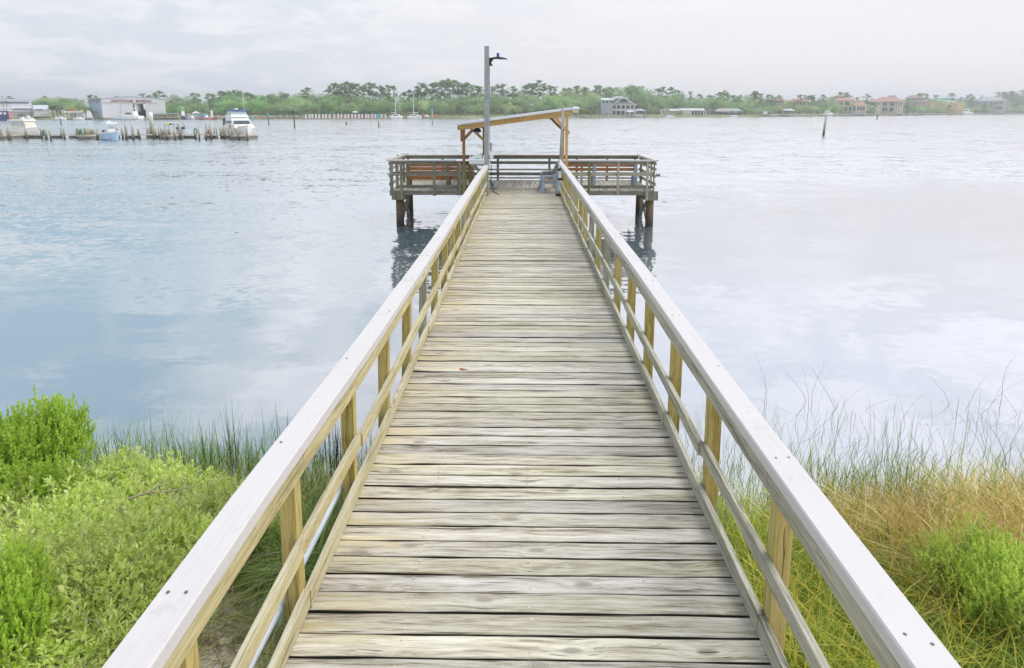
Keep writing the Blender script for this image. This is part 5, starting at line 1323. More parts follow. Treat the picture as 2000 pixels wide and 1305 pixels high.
# red and white mooring things right of the catamarans
D = shoreD(835)-9
for i, u in enumerate((826,833,850.5)): 
    mb = MB(); x = FX(u,D); mb.bb(x-1, x+1, D-1, D+1, .93, 1.6); mb.bb(x-.7, x+.7, D-.9, D+.9, 1.6, 2.1); selfroot('dock_float', mb, 'pale_red' if i != 1 else 'white_paint', (x,D,.93), 'small red or white float box right of the catamarans', 'dock box', 'float boxes at the dock end')
# little house roofs in the trees
B = Bld('small_hut', 689, 699, 8, 'small grey roofed hut behind the boat lifts', 'hut'); B.wall('wall_grey', 690.5, 697.5, 222, 4); B.hip('roof_pale', 689.5, 698.5, 220, 217, 4, 0, .3)
B = Bld('pale_pavilion', 1113, 1132, 4, 'tan pavilion with a pale hipped roof right of the shelter', 'pavilion'); B.wall('wall_cream', 1118, 1130, 213, 8, 0, vb=220.5); B.hip('roof_pale', 1116, 1132, 212.5, 208, 8, 0, .3); B.posts((1118,1124,1130), 221, None, .4, 'wall_sand', -.1, 'post')
B = Bld('tree_house', 1031, 1041, 30, 'grey house half hidden in the trees behind the shelter', 'house'); B.wall('wall_grey', 1031.5, 1040, 206, 8); B.win(seg(1032.5,1039,2,.4), 209, 213, 'glass_pale', 0, 'white_paint'); B.hip('roof_grey', 1031, 1041, 206, 202.5, 8)
B = Bld('blue_gabled_house', 1084, 1106, 22, 'pale gabled house peeking over the shelter roof', 'house'); B.wall('wall_white', 1086, 1104, 211, 10); B.gable('roof_pale', 1085, 1105, 211, 203.5, 10, wallmat='wall_white')
# tall white gabled house
B = Bld('gabled_house', 1195, 1239, 24, 'tall white house with a big arched gable and two storeys of porches', 'house')
B.wall('wall_sand', 1196, 1237.5, 204.5, 15, 2.5)
B.gable('roof_grey', 1195, 1239, 204.3, 190.5, 20, wallmat='wall_sand', over=.8)
xa, xb, xm2 = B.X(1195), B.X(1239), (B.X(1195)+B.X(1239))/2
mb = MB()
for sgn, xe in ((-1, xa), (1, xb)): mb.beam((xe-sgn*-.9, B.D-.78, B.Z(204.3)-.55), (xm2, B.D-.78, B.Z(190.2)), .2, .7, (0,0,1))
mb.build('gable_trim', 'white_paint', B.root)
B.posts((1195.6,1203,1212,1221,1230,1238.3), 204.5, None, .6, 'white_paint', .3)
for v0, v1 in ((204.4,205.4),(214.6,216.4)): MB().bb(xa, xb, B.D-.02, B.D+2.4, B.Z(v1), B.Z(v0)).build('porch_floor', 'white_paint', B.root)
MB().bb(xa, xb, B.D+.1, B.D+.25, B.Z(214.6), B.Z(212.6)).build('porch_rail', 'white_paint', B.root)
for a, b_ in ((1197,1202),(1205,1210.5),(1214,1219.5),(1223,1228.5),(1232,1236.5)):
    B.win([(a,b_)], 206.5, 212.4, 'glass_dark', 2.45); B.win([(a,b_)], 217.5, 223, 'glass_dark', 2.45)
mb = MB(); pts = [(xm2+2.9*math.cos(t_), B.Z(200)+2.0*math.sin(t_)) for t_ in np.linspace(0, math.pi, 12)]; mb.prism(pts, 'y', B.D-.12, B.D+.0); mb.build('arched_window', 'glass_dark', B.root)
B.win(((1212,1213.7),(1216,1217.7),(1220,1221.7)), 200.7, 202.5, 'wall_darkgrey', -.02, 'white_paint')
B.wall('white_paint', 1222.5, 1225.5, 189.5, 1.5, 5, 'chimney', 196)
B2 = Bld('gabled_house_wing', 1171, 1194, 27, 'blue grey side wing with a pale shed roof joined to the tall gabled house', 'house')
B2.wall('wall_bluegrey', 1173, 1194.3, 196, 12); MB().frus((B2.X(1170.5),B2.X(1197),B2.D-.8,B2.D+12), B2.Z(195.8), (B2.X(1173),B2.X(1204),B2.D+6,B2.D+12), B2.Z(190.8)).build('roof', 'roof_pale', B2.root)
B2.win(((1176,1180),(1183,1187),(1190,1193.5)), 196.8, 202, 'glass_dark', 0, 'white_paint')
B2.hip('roof_grey', 1190, 1225, 192.5, 187, 16, 4, .35)
for (a, b_, vt, ve, lab) in ((1237,1261,212,217,'open grey hipped boathouse on tall posts right of the gabled house'),(1223,1240,215.5,219,'smaller pale hipped boathouse in front of the gabled house')):
    B = Bld('open_boathouse', a, b_, -1 if a > 1230 else 2, lab, 'boathouse'); B.hip('roof_pale' if a < 1230 else 'roof_grey', a+.5, b_-.5, ve, vt, 9, -2, .35); B.posts((a+2,(a+b_)/2,b_-2), ve, None, .3, 'wall_sand', -1.8, 'post'); B.posts((a+2,b_-2), ve, None, .3, 'wall_sand', 6, 'post')
    MB().bb(B.X(a), B.X(b_), B.D-2.5, B.D+7, .9, 1.15).build('deck', 'wall_sand', B.root)
# fence-like dock left of the house
D = shoreD(1180)-7
fd = empty('picket_dock', (FX(1175,D), D, 0), 'long dock with a dense line of tall thin pilings before the gabled house', 'dock')
MB().bb(FX(1108,D), FX(1262,D), D-.8, D+.8, .8, 1.0).build('deck', 'wall_sand', fd)
for i in range(90):
    x = FX(1108+i*1.73, D); MB().bb(x-.11, x+.11, D-.95, D-.81, -.6, .9+rnd.choice((.3,1.1,1.3))).build('dock_pile', 'wall_sand' if i % 3 else 'asphalt_pile', fd)
# low houses
B = Bld('low_house', 1289, 1320, 18, 'low white bungalow with a pale gable and small windows', 'house'); B.wall('wall_white', 1290, 1306, 216, 10); B.gable('roof_pale', 1289, 1307, 216, 211.5, 10, wallmat='wall_white'); B.win(((1294,1297),(1300,1303)), 216.5, 220, 'glass_dark', 0)
B.wall('wall_cream', 1306.3, 1326, 217, 9, 1); B.hip('roof_pale', 1306.3, 1326, 216.5, 212.5, 9, 1, .1); B.win(seg(1308,1325,4,.4), 218, 221.5, 'glass_pale', 1)
B = Bld('low_house', 1328, 1378, 20, 'low cream bungalow with an arched porch and white columns', 'house'); B.wall('wall_cream', 1330, 1349, 217, 12); B.hip('roof_pale', 1327, 1375, 216, 211.6, 12, 0, .05); B.wall('roof_pale', 1325, 1329, 209.5, 2, 4, 'chimney', 216)
B.wall('wall_darkgrey', 1349.2, 1377, 217, 8, 4); B.posts((1350,1356,1362,1368,1374,1378), 216.4, None, .6, 'white_paint', .4); B.win(seg(1333,1348,3,.35), 217.6, 222, 'white_paint', -.05)
B = Bld('brown_house', 1379, 1448, 22, 'dark brown ranch house with a long grey roof and a tan awning', 'house'); B.wall('wall_darkgrey', 1380, 1445, 217.5, 12); B.gable('roof_brown', 1378, 1394, 216.8, 211.3, 12, wallmat='wall_bluegrey'); B.hip('roof_grey', 1395, 1448, 217.4, 211.6, 13, 0, .15)
B.win(((1383.5,1387),(1410,1416),(1420,1426),(1432,1440)), 218, 221, 'glass_pale'); MB().frus((B.X(1400),B.X(1424),B.D-4,B.D-.2), B.Z(218), (B.X(1403),B.X(1421),B.D-3,B.D-.2), B.Z(215.5)).build('awning', 'wall_tan', B.root); B.posts((1402,1422), 218, None, .35, 'wall_tan', -3.4, 'post')
B = Bld('navigation_sign', 1492, 1496, -20, 'white day board cluster on a post at the right bank', 'sign'); MB().tube([(B.X(1494.5),B.D,-1),(B.X(1494.5),B.D,B.Z(216))], .3, 6).build('post', 'asphalt_pile', B.root); MB().bb(B.X(1491), B.X(1498), B.D-.5, B.D-.3, B.Z(223), B.Z(217.5)).build('board', 'white_paint', B.root)
B = Bld('shore_gazebo', 1527, 1552, -6, 'open gazebo with a pale roof on the right bank', 'gazebo'); B.hip('roof_pale', 1528, 1551, 216, 212.6, 12, 0, .3); B.posts((1529,1536,1544,1550), 216, None, .4, 'wall_sand', .3, 'post')
# tiled houses on the right
def villa(name, u0, u1, off, ve, vr, wm, rm, lab, wins, dep=22, inset=.25):
    B = Bld(name, u0, u1, off, lab, 'house'); B.wall(wm, u0+1, u1-1, ve, dep); B.hip(rm, u0, u1, ve, vr, dep, 0, inset, 1.2)
    for us_, a, b_ in wins: B.win(us_, a, b_, 'glass_dark', 0, 'cream_paint')
    return B
villa('tiled_house', 1500, 1530, 55, 196, 192, 'wall_tan', 'roof_tile', 'house with a tiled roof showing above trees left of the gazebo', ((seg(1504,1526,4,.5),198,202),))
villa('tiled_house', 1535, 1577, 60, 198, 193, 'wall_tan', 'roof_tile', 'brown walled tiled house above the gazebo', ((seg(1540,1572,5,.5),200,205),))
villa('tiled_house', 1478, 1500, 70, 199, 195, 'wall_tan', 'roof_tile', 'tiled house mostly hidden behind the leaning pine', ())
B = villa('cream_villa', 1626, 1664, 28, 196.5, 190, 'wall_cream', 'roof_tile', 'cream villa with a square tower and stepped tiled roofs', (((((1639,1643),)),200,205),(((1648,1657),),199,206)))
B.wall('wall_tan', 1627, 1646, 187.5, 12, 10, 'tower', 196); B.hip('roof_brown', 1626, 1647, 187.8, 184, 12, 10, .35)
B.wall('wall_cream', 1662, 1690, 206, 16, -1, 'side_wall'); B.hip('roof_tile', 1661, 1690, 206, 198.5, 18, -1, .25)
B.win(seg(1647,1670,3,.25), 208.5, 216, 'glass_dark', -1.3); B.win(seg(1672,1688,3,.3), 209, 215.5, 'glass_dark', -1.1)
B.posts((1646,1655,1663,1671,1688), 207.5, None, .8, 'cream_paint', -2)
MB().bb(B.X(1655), B.X(1683), B.D-9, B.D-8.5, B.z0, B.Z(217.5)).build('garden_wall', 'wall_bluegrey', B.root)
B = Bld('arched_villa', 1689, 1762, 24, 'large cream villa with a tiled hip roof and double height arches', 'house')
B.wall('wall_cream', 1707, 1760, 198.5, 22, 3); B.wall('wall_cream', 1690, 1707, 200, 12, 14, 'side_wall'); B.hip('roof_tile', 1700, 1762, 198.8, 189, 28, -1, .28); B.hip('roof_tile', 1688, 1716, 198.8, 193, 18, 8, .4)
B.wall('cream_paint', 1707, 1719, 198.8, 3, 0, 'bay_wall')
B.posts((1721,1733,1746.5,1751,1755,1760.5), 198.8, None, 1.0, 'cream_paint', .5)
for a in (1720, 1734):
    xm_ = B.X(a+6); r_ = B.X(a+11)-xm_
    mb = MB(); mb.prism([(xm_+r_*math.cos(t_), B.Z(206)+ (B.Z(200.2)-B.Z(206))*math.sin(t_)) for t_ in np.linspace(0, math.pi, 12)], 'y', B.D+2.8, B.D+2.95); mb.build('arched_window', 'glass_dark', B.root)
    mb = MB(); N_ = 12
    for i in range(N_):
        t0_, t1_ = math.pi*i/N_, math.pi*(i+1)/N_
        mb.beam((xm_+r_*math.cos(t0_),B.D+.5,B.Z(206)+(B.Z(200)-B.Z(206))*math.sin(t0_)), (xm_+r_*math.cos(t1_),B.D+.5,B.Z(206)+(B.Z(200)-B.Z(206))*math.sin(t1_)), .7, .5)
    mb.build('arch', 'cream_paint', B.root)
MB().bb(B.X(1719), B.X(1747), B.D+.1, B.D+3, B.Z(208.5), B.Z(207)).build('balcony', 'cream_paint', B.root)
B.win(((1712,1714.5),(1722,1726),(1728,1732),(1736,1743)), 211, 217.5, 'glass_dark', 2.95); B.win(((1712,1715),), 201.5, 205, 'glass_dark', -.05); B.win(((1752,1754),(1757,1759)), 200.5, 206, 'glass_dark', 2.9)
villa('pink_villa', 1766, 1800, 55, 191.5, 185.5, 'wall_tan', 'roof_brown', 'brown roofed villa behind palms with a tower storey', ((seg(1770,1790,3,.5),193,196),))
villa('pink_villa', 1768, 1816, 38, 198.5, 195, 'wall_tan', 'roof_brown', 'low brown roofed wing with terraces behind palms', ((seg(1772,1788,2,.4),201,206),(seg(1772,1800,3,.4),209,216)))
villa('far_villa', 1832, 1862, 90, 192.5, 187.5, 'wall_sand', 'roof_green', 'pale villa with a green grey roof behind the timber frame', ((seg(1836,1858,4,.5),193.5,196),))
villa('far_villa', 1826, 1866, 70, 200, 195, 'wall_sand', 'roof_green', 'long green grey roof just above the timber frame', ())
# timber frame under construction
B = Bld('timber_frame', 1803, 1881, 16, 'bare yellow timber house frame under construction', 'building')
MB().bb(B.X(1780), B.X(1880), B.D+14, B.D+14.5, B.z0, B.Z(206)).build('back_wall', 'wall_tan', B.root)
mb = MB()
for i in range(40):
    u = 1808+i*1.85
    if rnd.random() < .85: MB().bb(B.X(u)-.13, B.X(u)+.13, B.D, B.D+.3, B.z0-.3, B.Z(201)).build('stud', 'lumber', B.root); MB().bb(B.X(u+.6)-.12, B.X(u+.6)+.12, B.D+7, B.D+7.3, B.z0-.3, B.Z(201.3)).build('stud', 'lumber', B.root)
mb = MB(); mb.bb(B.X(1807), B.X(1881), B.D-.2, B.D+.5, B.Z(201.4), B.Z(199.8)); mb.bb(B.X(1845), B.X(1881), B.D-.15, B.D+.4, B.Z(208.5), B.Z(207.8)); mb.build('top_plate', 'lumber', B.root)
mb = MB()
for a, b_ in ((1812,1824),(1846,1856),(1868,1878)): mb.bb(B.X(a), B.X(b_), B.D+.35, B.D+.5, B.Z(214), B.Z(203))
mb.build('sheathing', 'lumber', B.root)
MB().bb(B.X(1783), B.X(1806), B.D+2, B.D+10, B.z0-.3, B.Z(207)).build('lower_block', 'wall_tan', B.root)
B = villa('bluegrey_mansion', 1897, 1962, 30, 197, 189, 'wall_bluegrey', 'roof_grey', 'big blue grey mansion with a chimney and a hipped slate roof', ((seg(1903,1925,3,.4),200,205),(((1917,1926),),206,214),(seg(1930,1955,4,.4),200,204)), 26)
B.wall('wall_tan', 1911, 1914, 185.5, 2, 8, 'chimney', 192); B.wall('wall_sand', 1942, 1957, 196, 6, -3, 'front_bay'); B.win(((1944,1948),(1950,1955)), 199, 204, 'glass_dark', -3, 'cream_paint'); B.win(((1944,1955),), 208, 214, 'glass_dark', -3)
B.wall('roof_pale', 1881, 1898, 206, 12, 4, 'garage'); B.posts((1901,1915,1929,1938), 198, None, .9, 'cream_paint', -1)
villa('far_villa', 1950, 1985, 80, 184, 178.5, 'wall_tan', 'roof_brown', 'brown roofed house half hidden by trees at the right end', ())
villa('far_villa', 1988, 2030, 60, 203, 198, 'wall_sand', 'roof_pale', 'pale low house at the very right edge', ((seg(1990,2010,3,.4),204,208),))
# long dock in front of the right shore
pts = [(u, shoreD(u)-10) for u in range(1500, 2041, 20)]
ld = empty('shore_boardwalk', (FX(1750, pts[12][1]), pts[12][1], 0), 'very long boardwalk on short pilings along the whole right shore', 'dock')
mb = MB()
for (ua, Da), (ub, Db) in zip(pts, pts[1:]): mb.beam((FX(ua,Da),Da,1.35), (FX(ub,Db),Db,1.35), 2.4, .45)
mb.build('deck', 'wall_grey', ld)
for i in range(90):
    u = 1640+i*4.2; D = curve(pts, u)-1.4; MB().bb(FX(u,D)-.25, FX(u,D)+.25, D-.2, D+.2, -.8, 1.2).build('dock_pile', 'asphalt_pile', ld)
for k_ in range(26):
    u = 1510+k_*19; D = curve(pts, u)-1.2
    MB().bb(FX(u,D)-.1, FX(u,D)+.1, D-.1, D+.1, 1.5, 2.6).build('rail_post', 'wall_grey', ld) if k_ < 5 else None

# turn every building to look out over the water towards the middle of the bay
for B_, a_ in BLD:
    x_, y_ = B_.root.location.x, B_.root.location.y; tn = -x_/y_; ph = math.atan(tn) if a_ is None else a_
    B_.root.rotation_euler.z = ph; B_.root.scale.x = 1/(math.cos(ph)+tn*math.sin(ph))
shp.rotation_euler.z = R(38); shp.scale.x = 1/(math.cos(R(38))+.8*math.sin(R(38)))
# ------------------------------------------------------------------ plants of the near bank
def blades(B0, H, W_, lean, bend, g, segs=4, curl=None):
    """tapered curved strips; B0 (n,3) feet, H heights, W_ widths"""
    n = len(B0); th = g.random(n)*2*np.pi
    if B0.shape[1] == 4: th = np.where(g.random(n) < .75, B0[:,3] + g.normal(size=n)*.5, th); B0 = B0[:,:3]
    dirv = np.stack([np.cos(th), np.sin(th), np.zeros(n)], 1)
    side_th = g.random(n)*2*np.pi; side = np.stack([np.cos(side_th), np.sin(side_th), np.zeros(n)], 1)
    rows = []
    for k_ in range(segs+1):
        f = k_/segs
        out = (lean*f + bend*f**2.2)*H; up = H*(f - .5*np.clip(bend,0,2)*f**2.6*.9)
        P = B0 + dirv*out[:,None]; P[:,2] += up
        if curl is not None: P += np.stack([np.sin(f*5+th*3), np.cos(f*4+th*5), np.zeros(n)], 1)*(curl*f)[:,None]
        w = (W_*(1-f**1.6)*.5 + .0004)[:,None]
        rows += [P-side*w, P+side*w]
    V = np.stack(rows, 1).reshape(-1,3); k2 = 2*(segs+1); Q = []
    base = np.arange(n)*k2
    for k_ in range(segs): Q.append(np.stack([base+2*k_, base+2*k_+1, base+2*k_+3, base+2*k_+2], 1))
    return V, np.concatenate(Q)
def scatter(n, x0, x1, y0, y1, g, clump=0, cr=.12, keep=None):
    out = np.zeros((0,3))
    while len(out) < n:
        if clump:
            m_ = max(1, n//clump); c_ = np.stack([g.uniform(x0,x1,m_), g.uniform(y0,y1,m_)], 1); q_ = g.normal(size=(m_*clump,2))*cr; P = np.column_stack([np.repeat(c_, clump, 0) + q_, np.arctan2(q_[:,1], q_[:,0])])
        else: P = np.stack([g.uniform(x0,x1,n), g.uniform(y0,y1,n), g.random(n)*6.28], 1)
        if keep is not None: P = P[keep(P[:,0], P[:,1])]
        out = np.concatenate([out, P])
    out = out[:n]; z = np.array([max(gz(a, b_), -.25) for a, b_, _ in out]); return np.column_stack([out[:,:2], z-.02, out[:,2]])
def grass(name, lab, mat, P, H, W_, lean, bend, g, segs=4, curl=None):
    V, Q = blades(P, H, W_, lean, bend, g, segs, curl); o = link(name, npmesh(name, V, Q), mat)
    return setp(o, lab, 'grass', None, 'stuff')
g = np.random.default_rng(21)
N = lambda a, b_, n: g.uniform(a, b_, n)
# right bank: dry brown grass bed
side_r = lambda x, y: (x > 1.62)
kb = lambda x, y: (x + .35*np.sin(y*4) > 2.75 + g.random(len(x))*.5) & (y > 4.2) & (y < 5.75+.18*np.sin(x*3))
P = scatter(16000, 2.2, 6.8, 4.2, 6.0, g, 60, .09, kb); n = len(P)
grass('dry_grass', 'tangled dry brown marsh grass along the right bank', 'brown_blade', P, N(.42,.78,n), N(.007,.015,n), N(.0,.35,n), N(.1,1.3,n), g, 5, N(0,.05,n))
kk = lambda x, y: (x > 1.55)
kk = lambda x, y: (x > 1.55) & ((y < 4.8) | ((x < 2.9) & (y < 5.5)) | (g.random(len(x)) < .12)) & (y < 5.9)
P = scatter(3600, 1.5, 6.5, 3.4, 6.3, g, 25, .10, kk); n = len(P)
grass('yellow_grass', 'yellow green grass blades mixed through the right bank', 'yellow_blade', P, N(.35,.75,n), N(.007,.015,n), N(.0,.45,n), N(.1,1.0,n), g, 5)
kk = lambda x, y: (x > 1.55)
P = scatter(10500, 1.5, 5.0, 2.9, 5.2, g, 60, .08, kk); n = len(P)
grass('green_grass', 'bright green grass at the foot of the right bank', 'green_blade', P, N(.3,.62,n), N(.007,.016,n), N(.0,.5,n), N(.2,1.2,n), g, 5)
P = scatter(2600, 1.4, 2.6, 4.6, 5.9, g, 25, .10, kk); n = len(P)
grass('drooping_grass', 'drooping olive grass beside the right railing', 'green_blade', P, N(.3,.6,n), N(.005,.010,n), N(.1,.6,n), N(.6,1.6,n), g, 5)
# reeds standing in the water
def reed_field(n, x0, x1, y0, y1, hm, keepf, lab, name='reeds', mat='reed_blade', w=(.007,.016), clump=9):
    P = scatter(n, x0, x1, y0, y1, g, clump, .16, keepf); n_ = len(P); P[:,2] = np.maximum(P[:,2], -.2)
    fall = np.clip(1.15-(P[:,1]-y0)/(y1-y0)*.55, .3, 1.1)
    grass(name, lab, mat, P, N(hm*.5,hm,n_)*fall, N(*w,n_), N(.0,.28,n_), N(.0,.35,n_), g, 4, N(0,.02,n_))
reed_field(1900, 1.55, 6.8, 5.6, 7.2, .70, lambda x, y: (x > 1.55) & (g.random(len(x)) < np.clip((7.6-y)/1.6, .05, 1)*(.35+.65*(np.sin(x*1.9+.6)>-.2))), 'thin green reeds standing in the shallow water at the right')
reed_field(320, 1.7, 6.8, 6.4, 8.0, .95, lambda x, y: (x > 1.7), 'sparse tall bent reed stems far out at the right', 'reed_stems', 'reed_blade', (.004,.006), 4)
P = scatter(80, 3.4, 7.0, 6.2, 8.4, g, 3, .1); n = len(P)
V, Q = blades(P, N(.7,1.15,n), N(.003,.005,n), N(-.1,.35,n), N(.1,1.1,n), g, 5, N(.03,.12,n)); o = link('bent_stems', npmesh('bent_stems', V, Q), 'dark_reed'); setp(o, 'dark kinked dead stems rising from the water at the right', 'reeds', None, 'stuff')
reed_field(1700, -4.9, -1.35, 5.6, 7.1, .85, lambda x, y: (x < -1.36) & (g.random(len(x)) < np.clip((7.4-y)/1.5, .05, 1)), 'thin green reeds standing in the shallow water at the left')
reed_field(160, -4.9, -1.4, 6.6, 7.6, .9, lambda x, y: (x < -1.4), 'sparse reed blades further out at the left', 'reed_stems', 'reed_blade', (.003,.006), 4)
P = scatter(240, -4.2, -1.3, 5.7, 6.9, g, 8, .05, lambda x, y: x < -1.35); n = len(P)
V, Q = blades(P, N(.4,1.0,n), N(.007,.013,n), N(-.03,.1,n), N(.0,.1,n), g, 3); o = link('dead_reeds', npmesh('dead_reeds', V, Q), 'dark_reed'); setp(o, 'short black dead reed stubs in the left shallows', 'reeds', None, 'stuff')
P = scatter(2600, -2.5, -1.35, 5.1, 6.0, g, 25, .09, lambda x, y: x < -1.38); n = len(P)
grass('dry_grass', 'small brown grass patch against the left railing', 'brown_blade', P, N(.3,.62,n), N(.004,.009,n), N(.0,.5,n), N(.2,1.2,n), g, 5)
P = scatter(3600, -2.15, -1.30, 4.15, 5.7, g, 40, .07, lambda x, y: (x < -1.25) & (y > 4.65)); n = len(P)
grass('tall_grass', 'long arching dark green grass between the left railing and the shrubs', 'reed_blade', P, N(.35,.8,n), N(.006,.012,n), N(.05,.5,n), N(.4,1.5,n), g, 6)
P = scatter(1500, -3.9, -2.4, 2.9, 3.9, g, 20, .12, lambda x, y: x < -2.3); n = len(P)
grass('fine_grass', 'long fine green grass hanging over the lowest left shrubs', 'green_blade', P, N(.5,.95,n), N(.003,.006,n), N(.1,.6,n), N(.3,1.4,n), g, 6)
P = scatter(420, -1.9, -1.2, 3.5, 4.9, g, 12, .1, lambda x, y: x < -1.2); n = len(P)
grass('sparse_grass', 'sparse grass stalks growing out of the sand by the left railing', 'green_blade', P, N(.12,.4,n), N(.003,.008,n), N(.1,.8,n), N(.2,1.5,n), g, 4)
# wrack and twigs lying on the wet sand
P = scatter(1900, -2.3, -.9, 3.9, 5.2, g, 30, .12); n = len(P); P[:,2] += .022
V, Q = blades(P, N(.03,.14,n), N(.003,.008,n), N(1.5,3.0,n), N(-.2,.1,n)*0, g, 2); V[:,2] = np.minimum(V[:,2], np.repeat(P[:,2], 6)+.03)
o = link('wrack_litter', npmesh('wrack_litter', V, Q), 'dead_twig'); setp(o, 'brown plant litter scattered over the wet sand', 'litter', None, 'stuff')
mb = MB()
for i in range(170):
    x, y = rnd.uniform(-2.0,-1.0), rnd.uniform(3.5,4.7); z = gz(x,y)+.008; s_ = rnd.uniform(.008,.024); a = rnd.uniform(0,6)
    mb.tube([(x,y,z-.006),(x,y,z+s_*.35)], [s_, s_*.6], 6)
o = mb.build('shell_bits', 'wall_tan', None); setp(o, 'small shells and stones on the sand by the left railing', 'shells', None, 'stuff')
p = onZ(540, 1200, gz(-1.45,4.4)+.03); mb = MB()
mb.frus((p.x-.11,p.x+.10,p.y-.12,p.y+.12), p.z-.02, (p.x-.05,p.x+.07,p.y-.05,p.y+.08), p.z+.05); o = selfroot('plastic_bottle', mb, 'glass_pale', tuple(p), 'crumpled pale blue plastic scrap on the sand by the conduit', 'litter', bevel=.02)

def shrub_proto(name, seed, rad, h, ntw, leaf_l, leaf_w, per, mat, upright=.75, twig_l=(.16,.34), flatleaf=.5, dome=1.0, lumps=7):
    """twigs fill a lumpy dome; leaves stand in pairs along every twig"""
    g = np.random.default_rng(seed); r_ = random.Random(seed)
    L_ = [(0,0,h*.55, rad*.8, h*.45)] + [(math.cos(a)*rad*r_.uniform(.35,.7), math.sin(a)*rad*r_.uniform(.35,.7), h*r_.uniform(.35,.68), rad*r_.uniform(.35,.55), h*r_.uniform(.25,.36)) for a in np.linspace(0, 6.28, lumps)]
    L_ = np.array(L_); idx = g.integers(0, len(L_), ntw); d = g.normal(size=(ntw,3)); d[:,2] = np.abs(d[:,2])*.9 + .05*g.normal(size=ntw); d /= np.linalg.norm(d,axis=1)[:,None]
    rr = g.random(ntw)**.30
    C = L_[idx][:,:3] + d*rr[:,None]*np.stack([L_[idx][:,3], L_[idx][:,3], L_[idx][:,4]], 1)
    up = np.array([0,0,1.0]); D_ = d*(1-upright) + up*upright + g.normal(size=(ntw,3))*.22; D_ /= np.linalg.norm(D_,axis=1)[:,None]
    TL = g.uniform(*twig_l, ntw)*(.6+.4*rr)
    S = C - D_*TL[:,None]*.5
    f = np.tile((np.arange(per)+.5)/per, ntw); t_i = np.repeat(np.arange(ntw), per); n = ntw*per
    base = S[t_i] + D_[t_i]*(TL[t_i]*f)[:,None]
    rd = g.normal(size=(n,3)); rd -= D_[t_i]*(rd*D_[t_i]).sum(1)[:,None]; rd /= np.linalg.norm(rd,axis=1)[:,None]
    ld = rd*.75 + D_[t_i]*(.55+.9*f[:,None]); ld /= np.linalg.norm(ld,axis=1)[:,None]
    sd_ = np.cross(ld, rd + g.normal(size=(n,3))*.5); sd_ /= np.linalg.norm(sd_,axis=1)[:,None]
    l = leaf_l*(.65+.6*g.random(n))*(1.05-.45*f); w = leaf_w*(.7+.5*g.random(n))
    nrm = np.cross(ld, sd_)
    tip = base + ld*l[:,None] - np.array([0,0,.05])*l[:,None]
    V = np.stack([base, base+ld*(l*.45)[:,None]-sd_*w[:,None]+nrm*(w*.25)[:,None], tip, base+ld*(l*.45)[:,None]+sd_*w[:,None]+nrm*(w*.25)[:,None]], 1).reshape(-1,3)
    Q = np.arange(n*4).reshape(n,4)
    root = empty(name, (0,0,0)); link('foliage', npmesh('foliage', V, Q), mat, root)
    # woody twigs: thin strips
    m_ = ntw; sv = np.cross(D_, g.normal(size=(m_,3))); sv /= np.linalg.norm(sv,axis=1)[:,None]; tw = .0016
    E = S + D_*TL[:,None]*.9; S2 = S - D_*TL[:,None]*.5*g.random(m_)[:,None]
    V1 = np.stack([S2-sv*tw*1.6, S2+sv*tw*1.6, E+sv*tw*.6, E-sv*tw*.6], 1).reshape(-1,3)
    K = 46; a0 = np.zeros((K,3)); a0[:,:2] = g.normal(size=(K,2))*.06; tgt = C[g.integers(0, ntw, K)]
    mid = a0*.4 + tgt*.6; mid[:,2] = tgt[:,2]*.45; sx = np.cross(tgt-a0, g.normal(size=(K,3))); sx /= np.linalg.norm(sx,axis=1)[:,None]
    V2 = np.stack([a0-sx*.009, a0+sx*.009, mid+sx*.006, mid-sx*.006, mid-sx*.006, mid+sx*.006, tgt+sx*.002, tgt-sx*.002], 1).reshape(-1,3)
    VV = np.concatenate([V1, V2]); QQ = np.arange(len(VV)).reshape(-1,4)
    link('stems', npmesh('stems', VV, QQ), 'green_stem', root)
    return root
ELD = [shrub_proto('marsh_elder_shrub', 31+i, .62, 1.10, 760, .084, .0105, 13, 'elder_leaf', .78) for i in range(3)]
GRO = [shrub_proto('groundsel_bush', 51+i, .50, 1.15, 1000, .044, .0135, 15, 'groundsel_leaf', .60, (.14,.28)) for i in range(2)]
PAL = [shrub_proto('pale_shrub', 71, .55, .95, 620, .050, .0065, 20, 'pale_leaf', .6, (.16,.3))]
for ob in ELD+GRO+PAL: ob['category'] = 'shrub'
def shrub(store, k_, u, vt, D, s_, lab, grp=None, sz=1.0):
    p = atD(u, vt, D)
    if p.x < 0: p.x = min(p.x, -1.90 - .38*max(0, 5-D) - s_*.55)
    z0 = gz(p.x, D); h_ = p.z-z0
    return copy_tree(store[k_], (p.x, D, z0-.05), rnd.uniform(0,6.28), lab, grp, (s_, s_, h_/1.12*sz))
E_ = 'leafy yellow green marsh shrubs filling the left bank'
shrub(GRO, 0, 74, 775, 5.7, .82, 'tall rounded bright green bush at the left edge against the water')
shrub(GRO, 1, -10, 800, 5.5, .95, 'dense bright green bush cut off by the left picture edge, behind the round one')
shrub(GRO, 0, 15, 905, 4.9, .9, 'bright green bush low behind the leafy marsh shrubs at the far left')
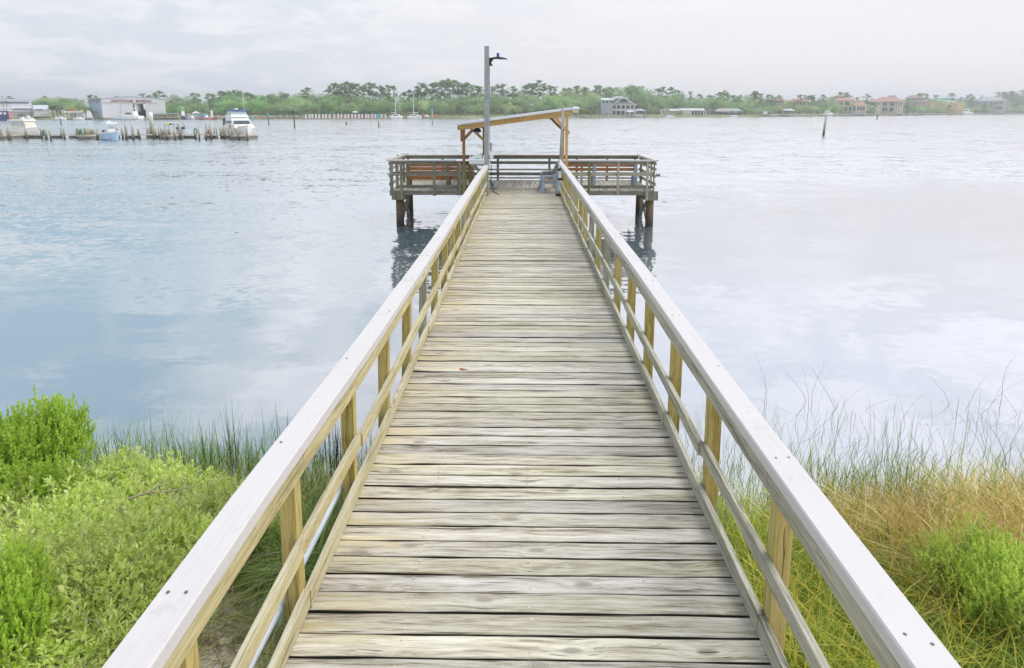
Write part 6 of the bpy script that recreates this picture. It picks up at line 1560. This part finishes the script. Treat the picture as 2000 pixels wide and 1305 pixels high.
SHR = [(215,895,5.2,.95,'pale topped marsh shrub right below the reeds in the left water'),(330,925,5.1,.95,'marsh shrub beside the brown grass patch, furthest towards the water'),(420,950,4.85,.80,'marsh shrub closest to the left white cap rail, beside the water'),
       (90,935,4.7,1.05,'pale leafed marsh shrub in front of the bright round bush'),(240,975,4.4,1.0,'middle marsh shrub of the left bank with a bare grey branch over it'),(345,1010,4.2,.85,'marsh shrub in the middle of the left bank beside the white cap'),
       (-20,1010,4.0,1.0,'marsh shrub at the left picture edge, middle height'),(120,1060,3.8,1.0,'marsh shrub with dry twigs showing, left of centre on the bank'),(245,1110,3.6,.85,'marsh shrub above the fine hanging grass'),
       (20,1165,3.35,.9,'lowest marsh shrub at the left picture corner'),(150,1200,3.25,.85,'lowest marsh shrub with fine grass hanging over it'),(-70,1100,3.6,.9,'marsh shrub mostly outside the left edge')]
for i, (u, v, D, s_, lab) in enumerate(SHR): shrub(ELD, i % 3, u, v, D, s_, lab, E_)
shrub(GRO, 1, -5, 1085, 3.3, .62, 'small vivid green bush in the lower left corner')
shrub(PAL, 0, 1945, 982, 4.3, .85, 'pale bright green feathery shrub at the right edge among the grass')
shrub(PAL, 0, 2015, 1040, 3.95, .8, 'second pale green shrub cut off by the right picture edge')
retire(*ELD, *GRO, *PAL)
# bare branches lying over the shrubs
for (pts_, lab) in (([(250,975,4.6),(290,962,4.65),(330,960,4.7),(380,950,4.75)], 'bare grey branch arching over the middle marsh shrubs'),):
    P_ = [atD(u, v, D) for u, v, D in pts_]; mb = MB(); mb.tube(P_, [.012,.010,.008,.004][:len(P_)], 6)
    mb.tube([P_[1], P_[1]+Vector((.15,.05,.10))], [.006,.002], 5)
    selfroot('bare_branch', mb, 'dead_twig', tuple(P_[0]), lab, 'branch')
P = scatter(1000, -4.3, -2.0, 3.1, 5.0, g, 40, .16); n = len(P); P[:,2] += .45
V, Q = blades(P, N(.25,.55,n), N(.002,.004,n), N(.3,1.4,n), N(-.3,1.2,n), g, 4, N(.02,.08,n)); o = link('dry_twigs', npmesh('dry_twigs', V, Q), 'dead_twig'); setp(o, 'tangle of dry grey twigs inside the left shrubs', 'twigs', None, 'stuff')

# ------------------------------------------------------------------ haze over the bay
m = bpy.data.materials.new('haze'); m.use_nodes = True; nt = m.node_tree
for n in list(nt.nodes): nt.nodes.remove(n)
vo = nt.nodes.new('ShaderNodeVolumePrincipled'); vo.inputs['Color'].default_value = (.90,.95,1,1); vo.inputs['Density'].default_value = HAZE; vo.inputs['Anisotropy'].default_value = .3
oo = nt.nodes.new('ShaderNodeOutputMaterial'); nt.links.new(vo.outputs[0], oo.inputs['Volume']); MATS['haze'] = m
o = MB().bb(-2600, 2600, -80, 2700, -4, 48).build('haze', 'haze'); setp(o, kind='stuff')
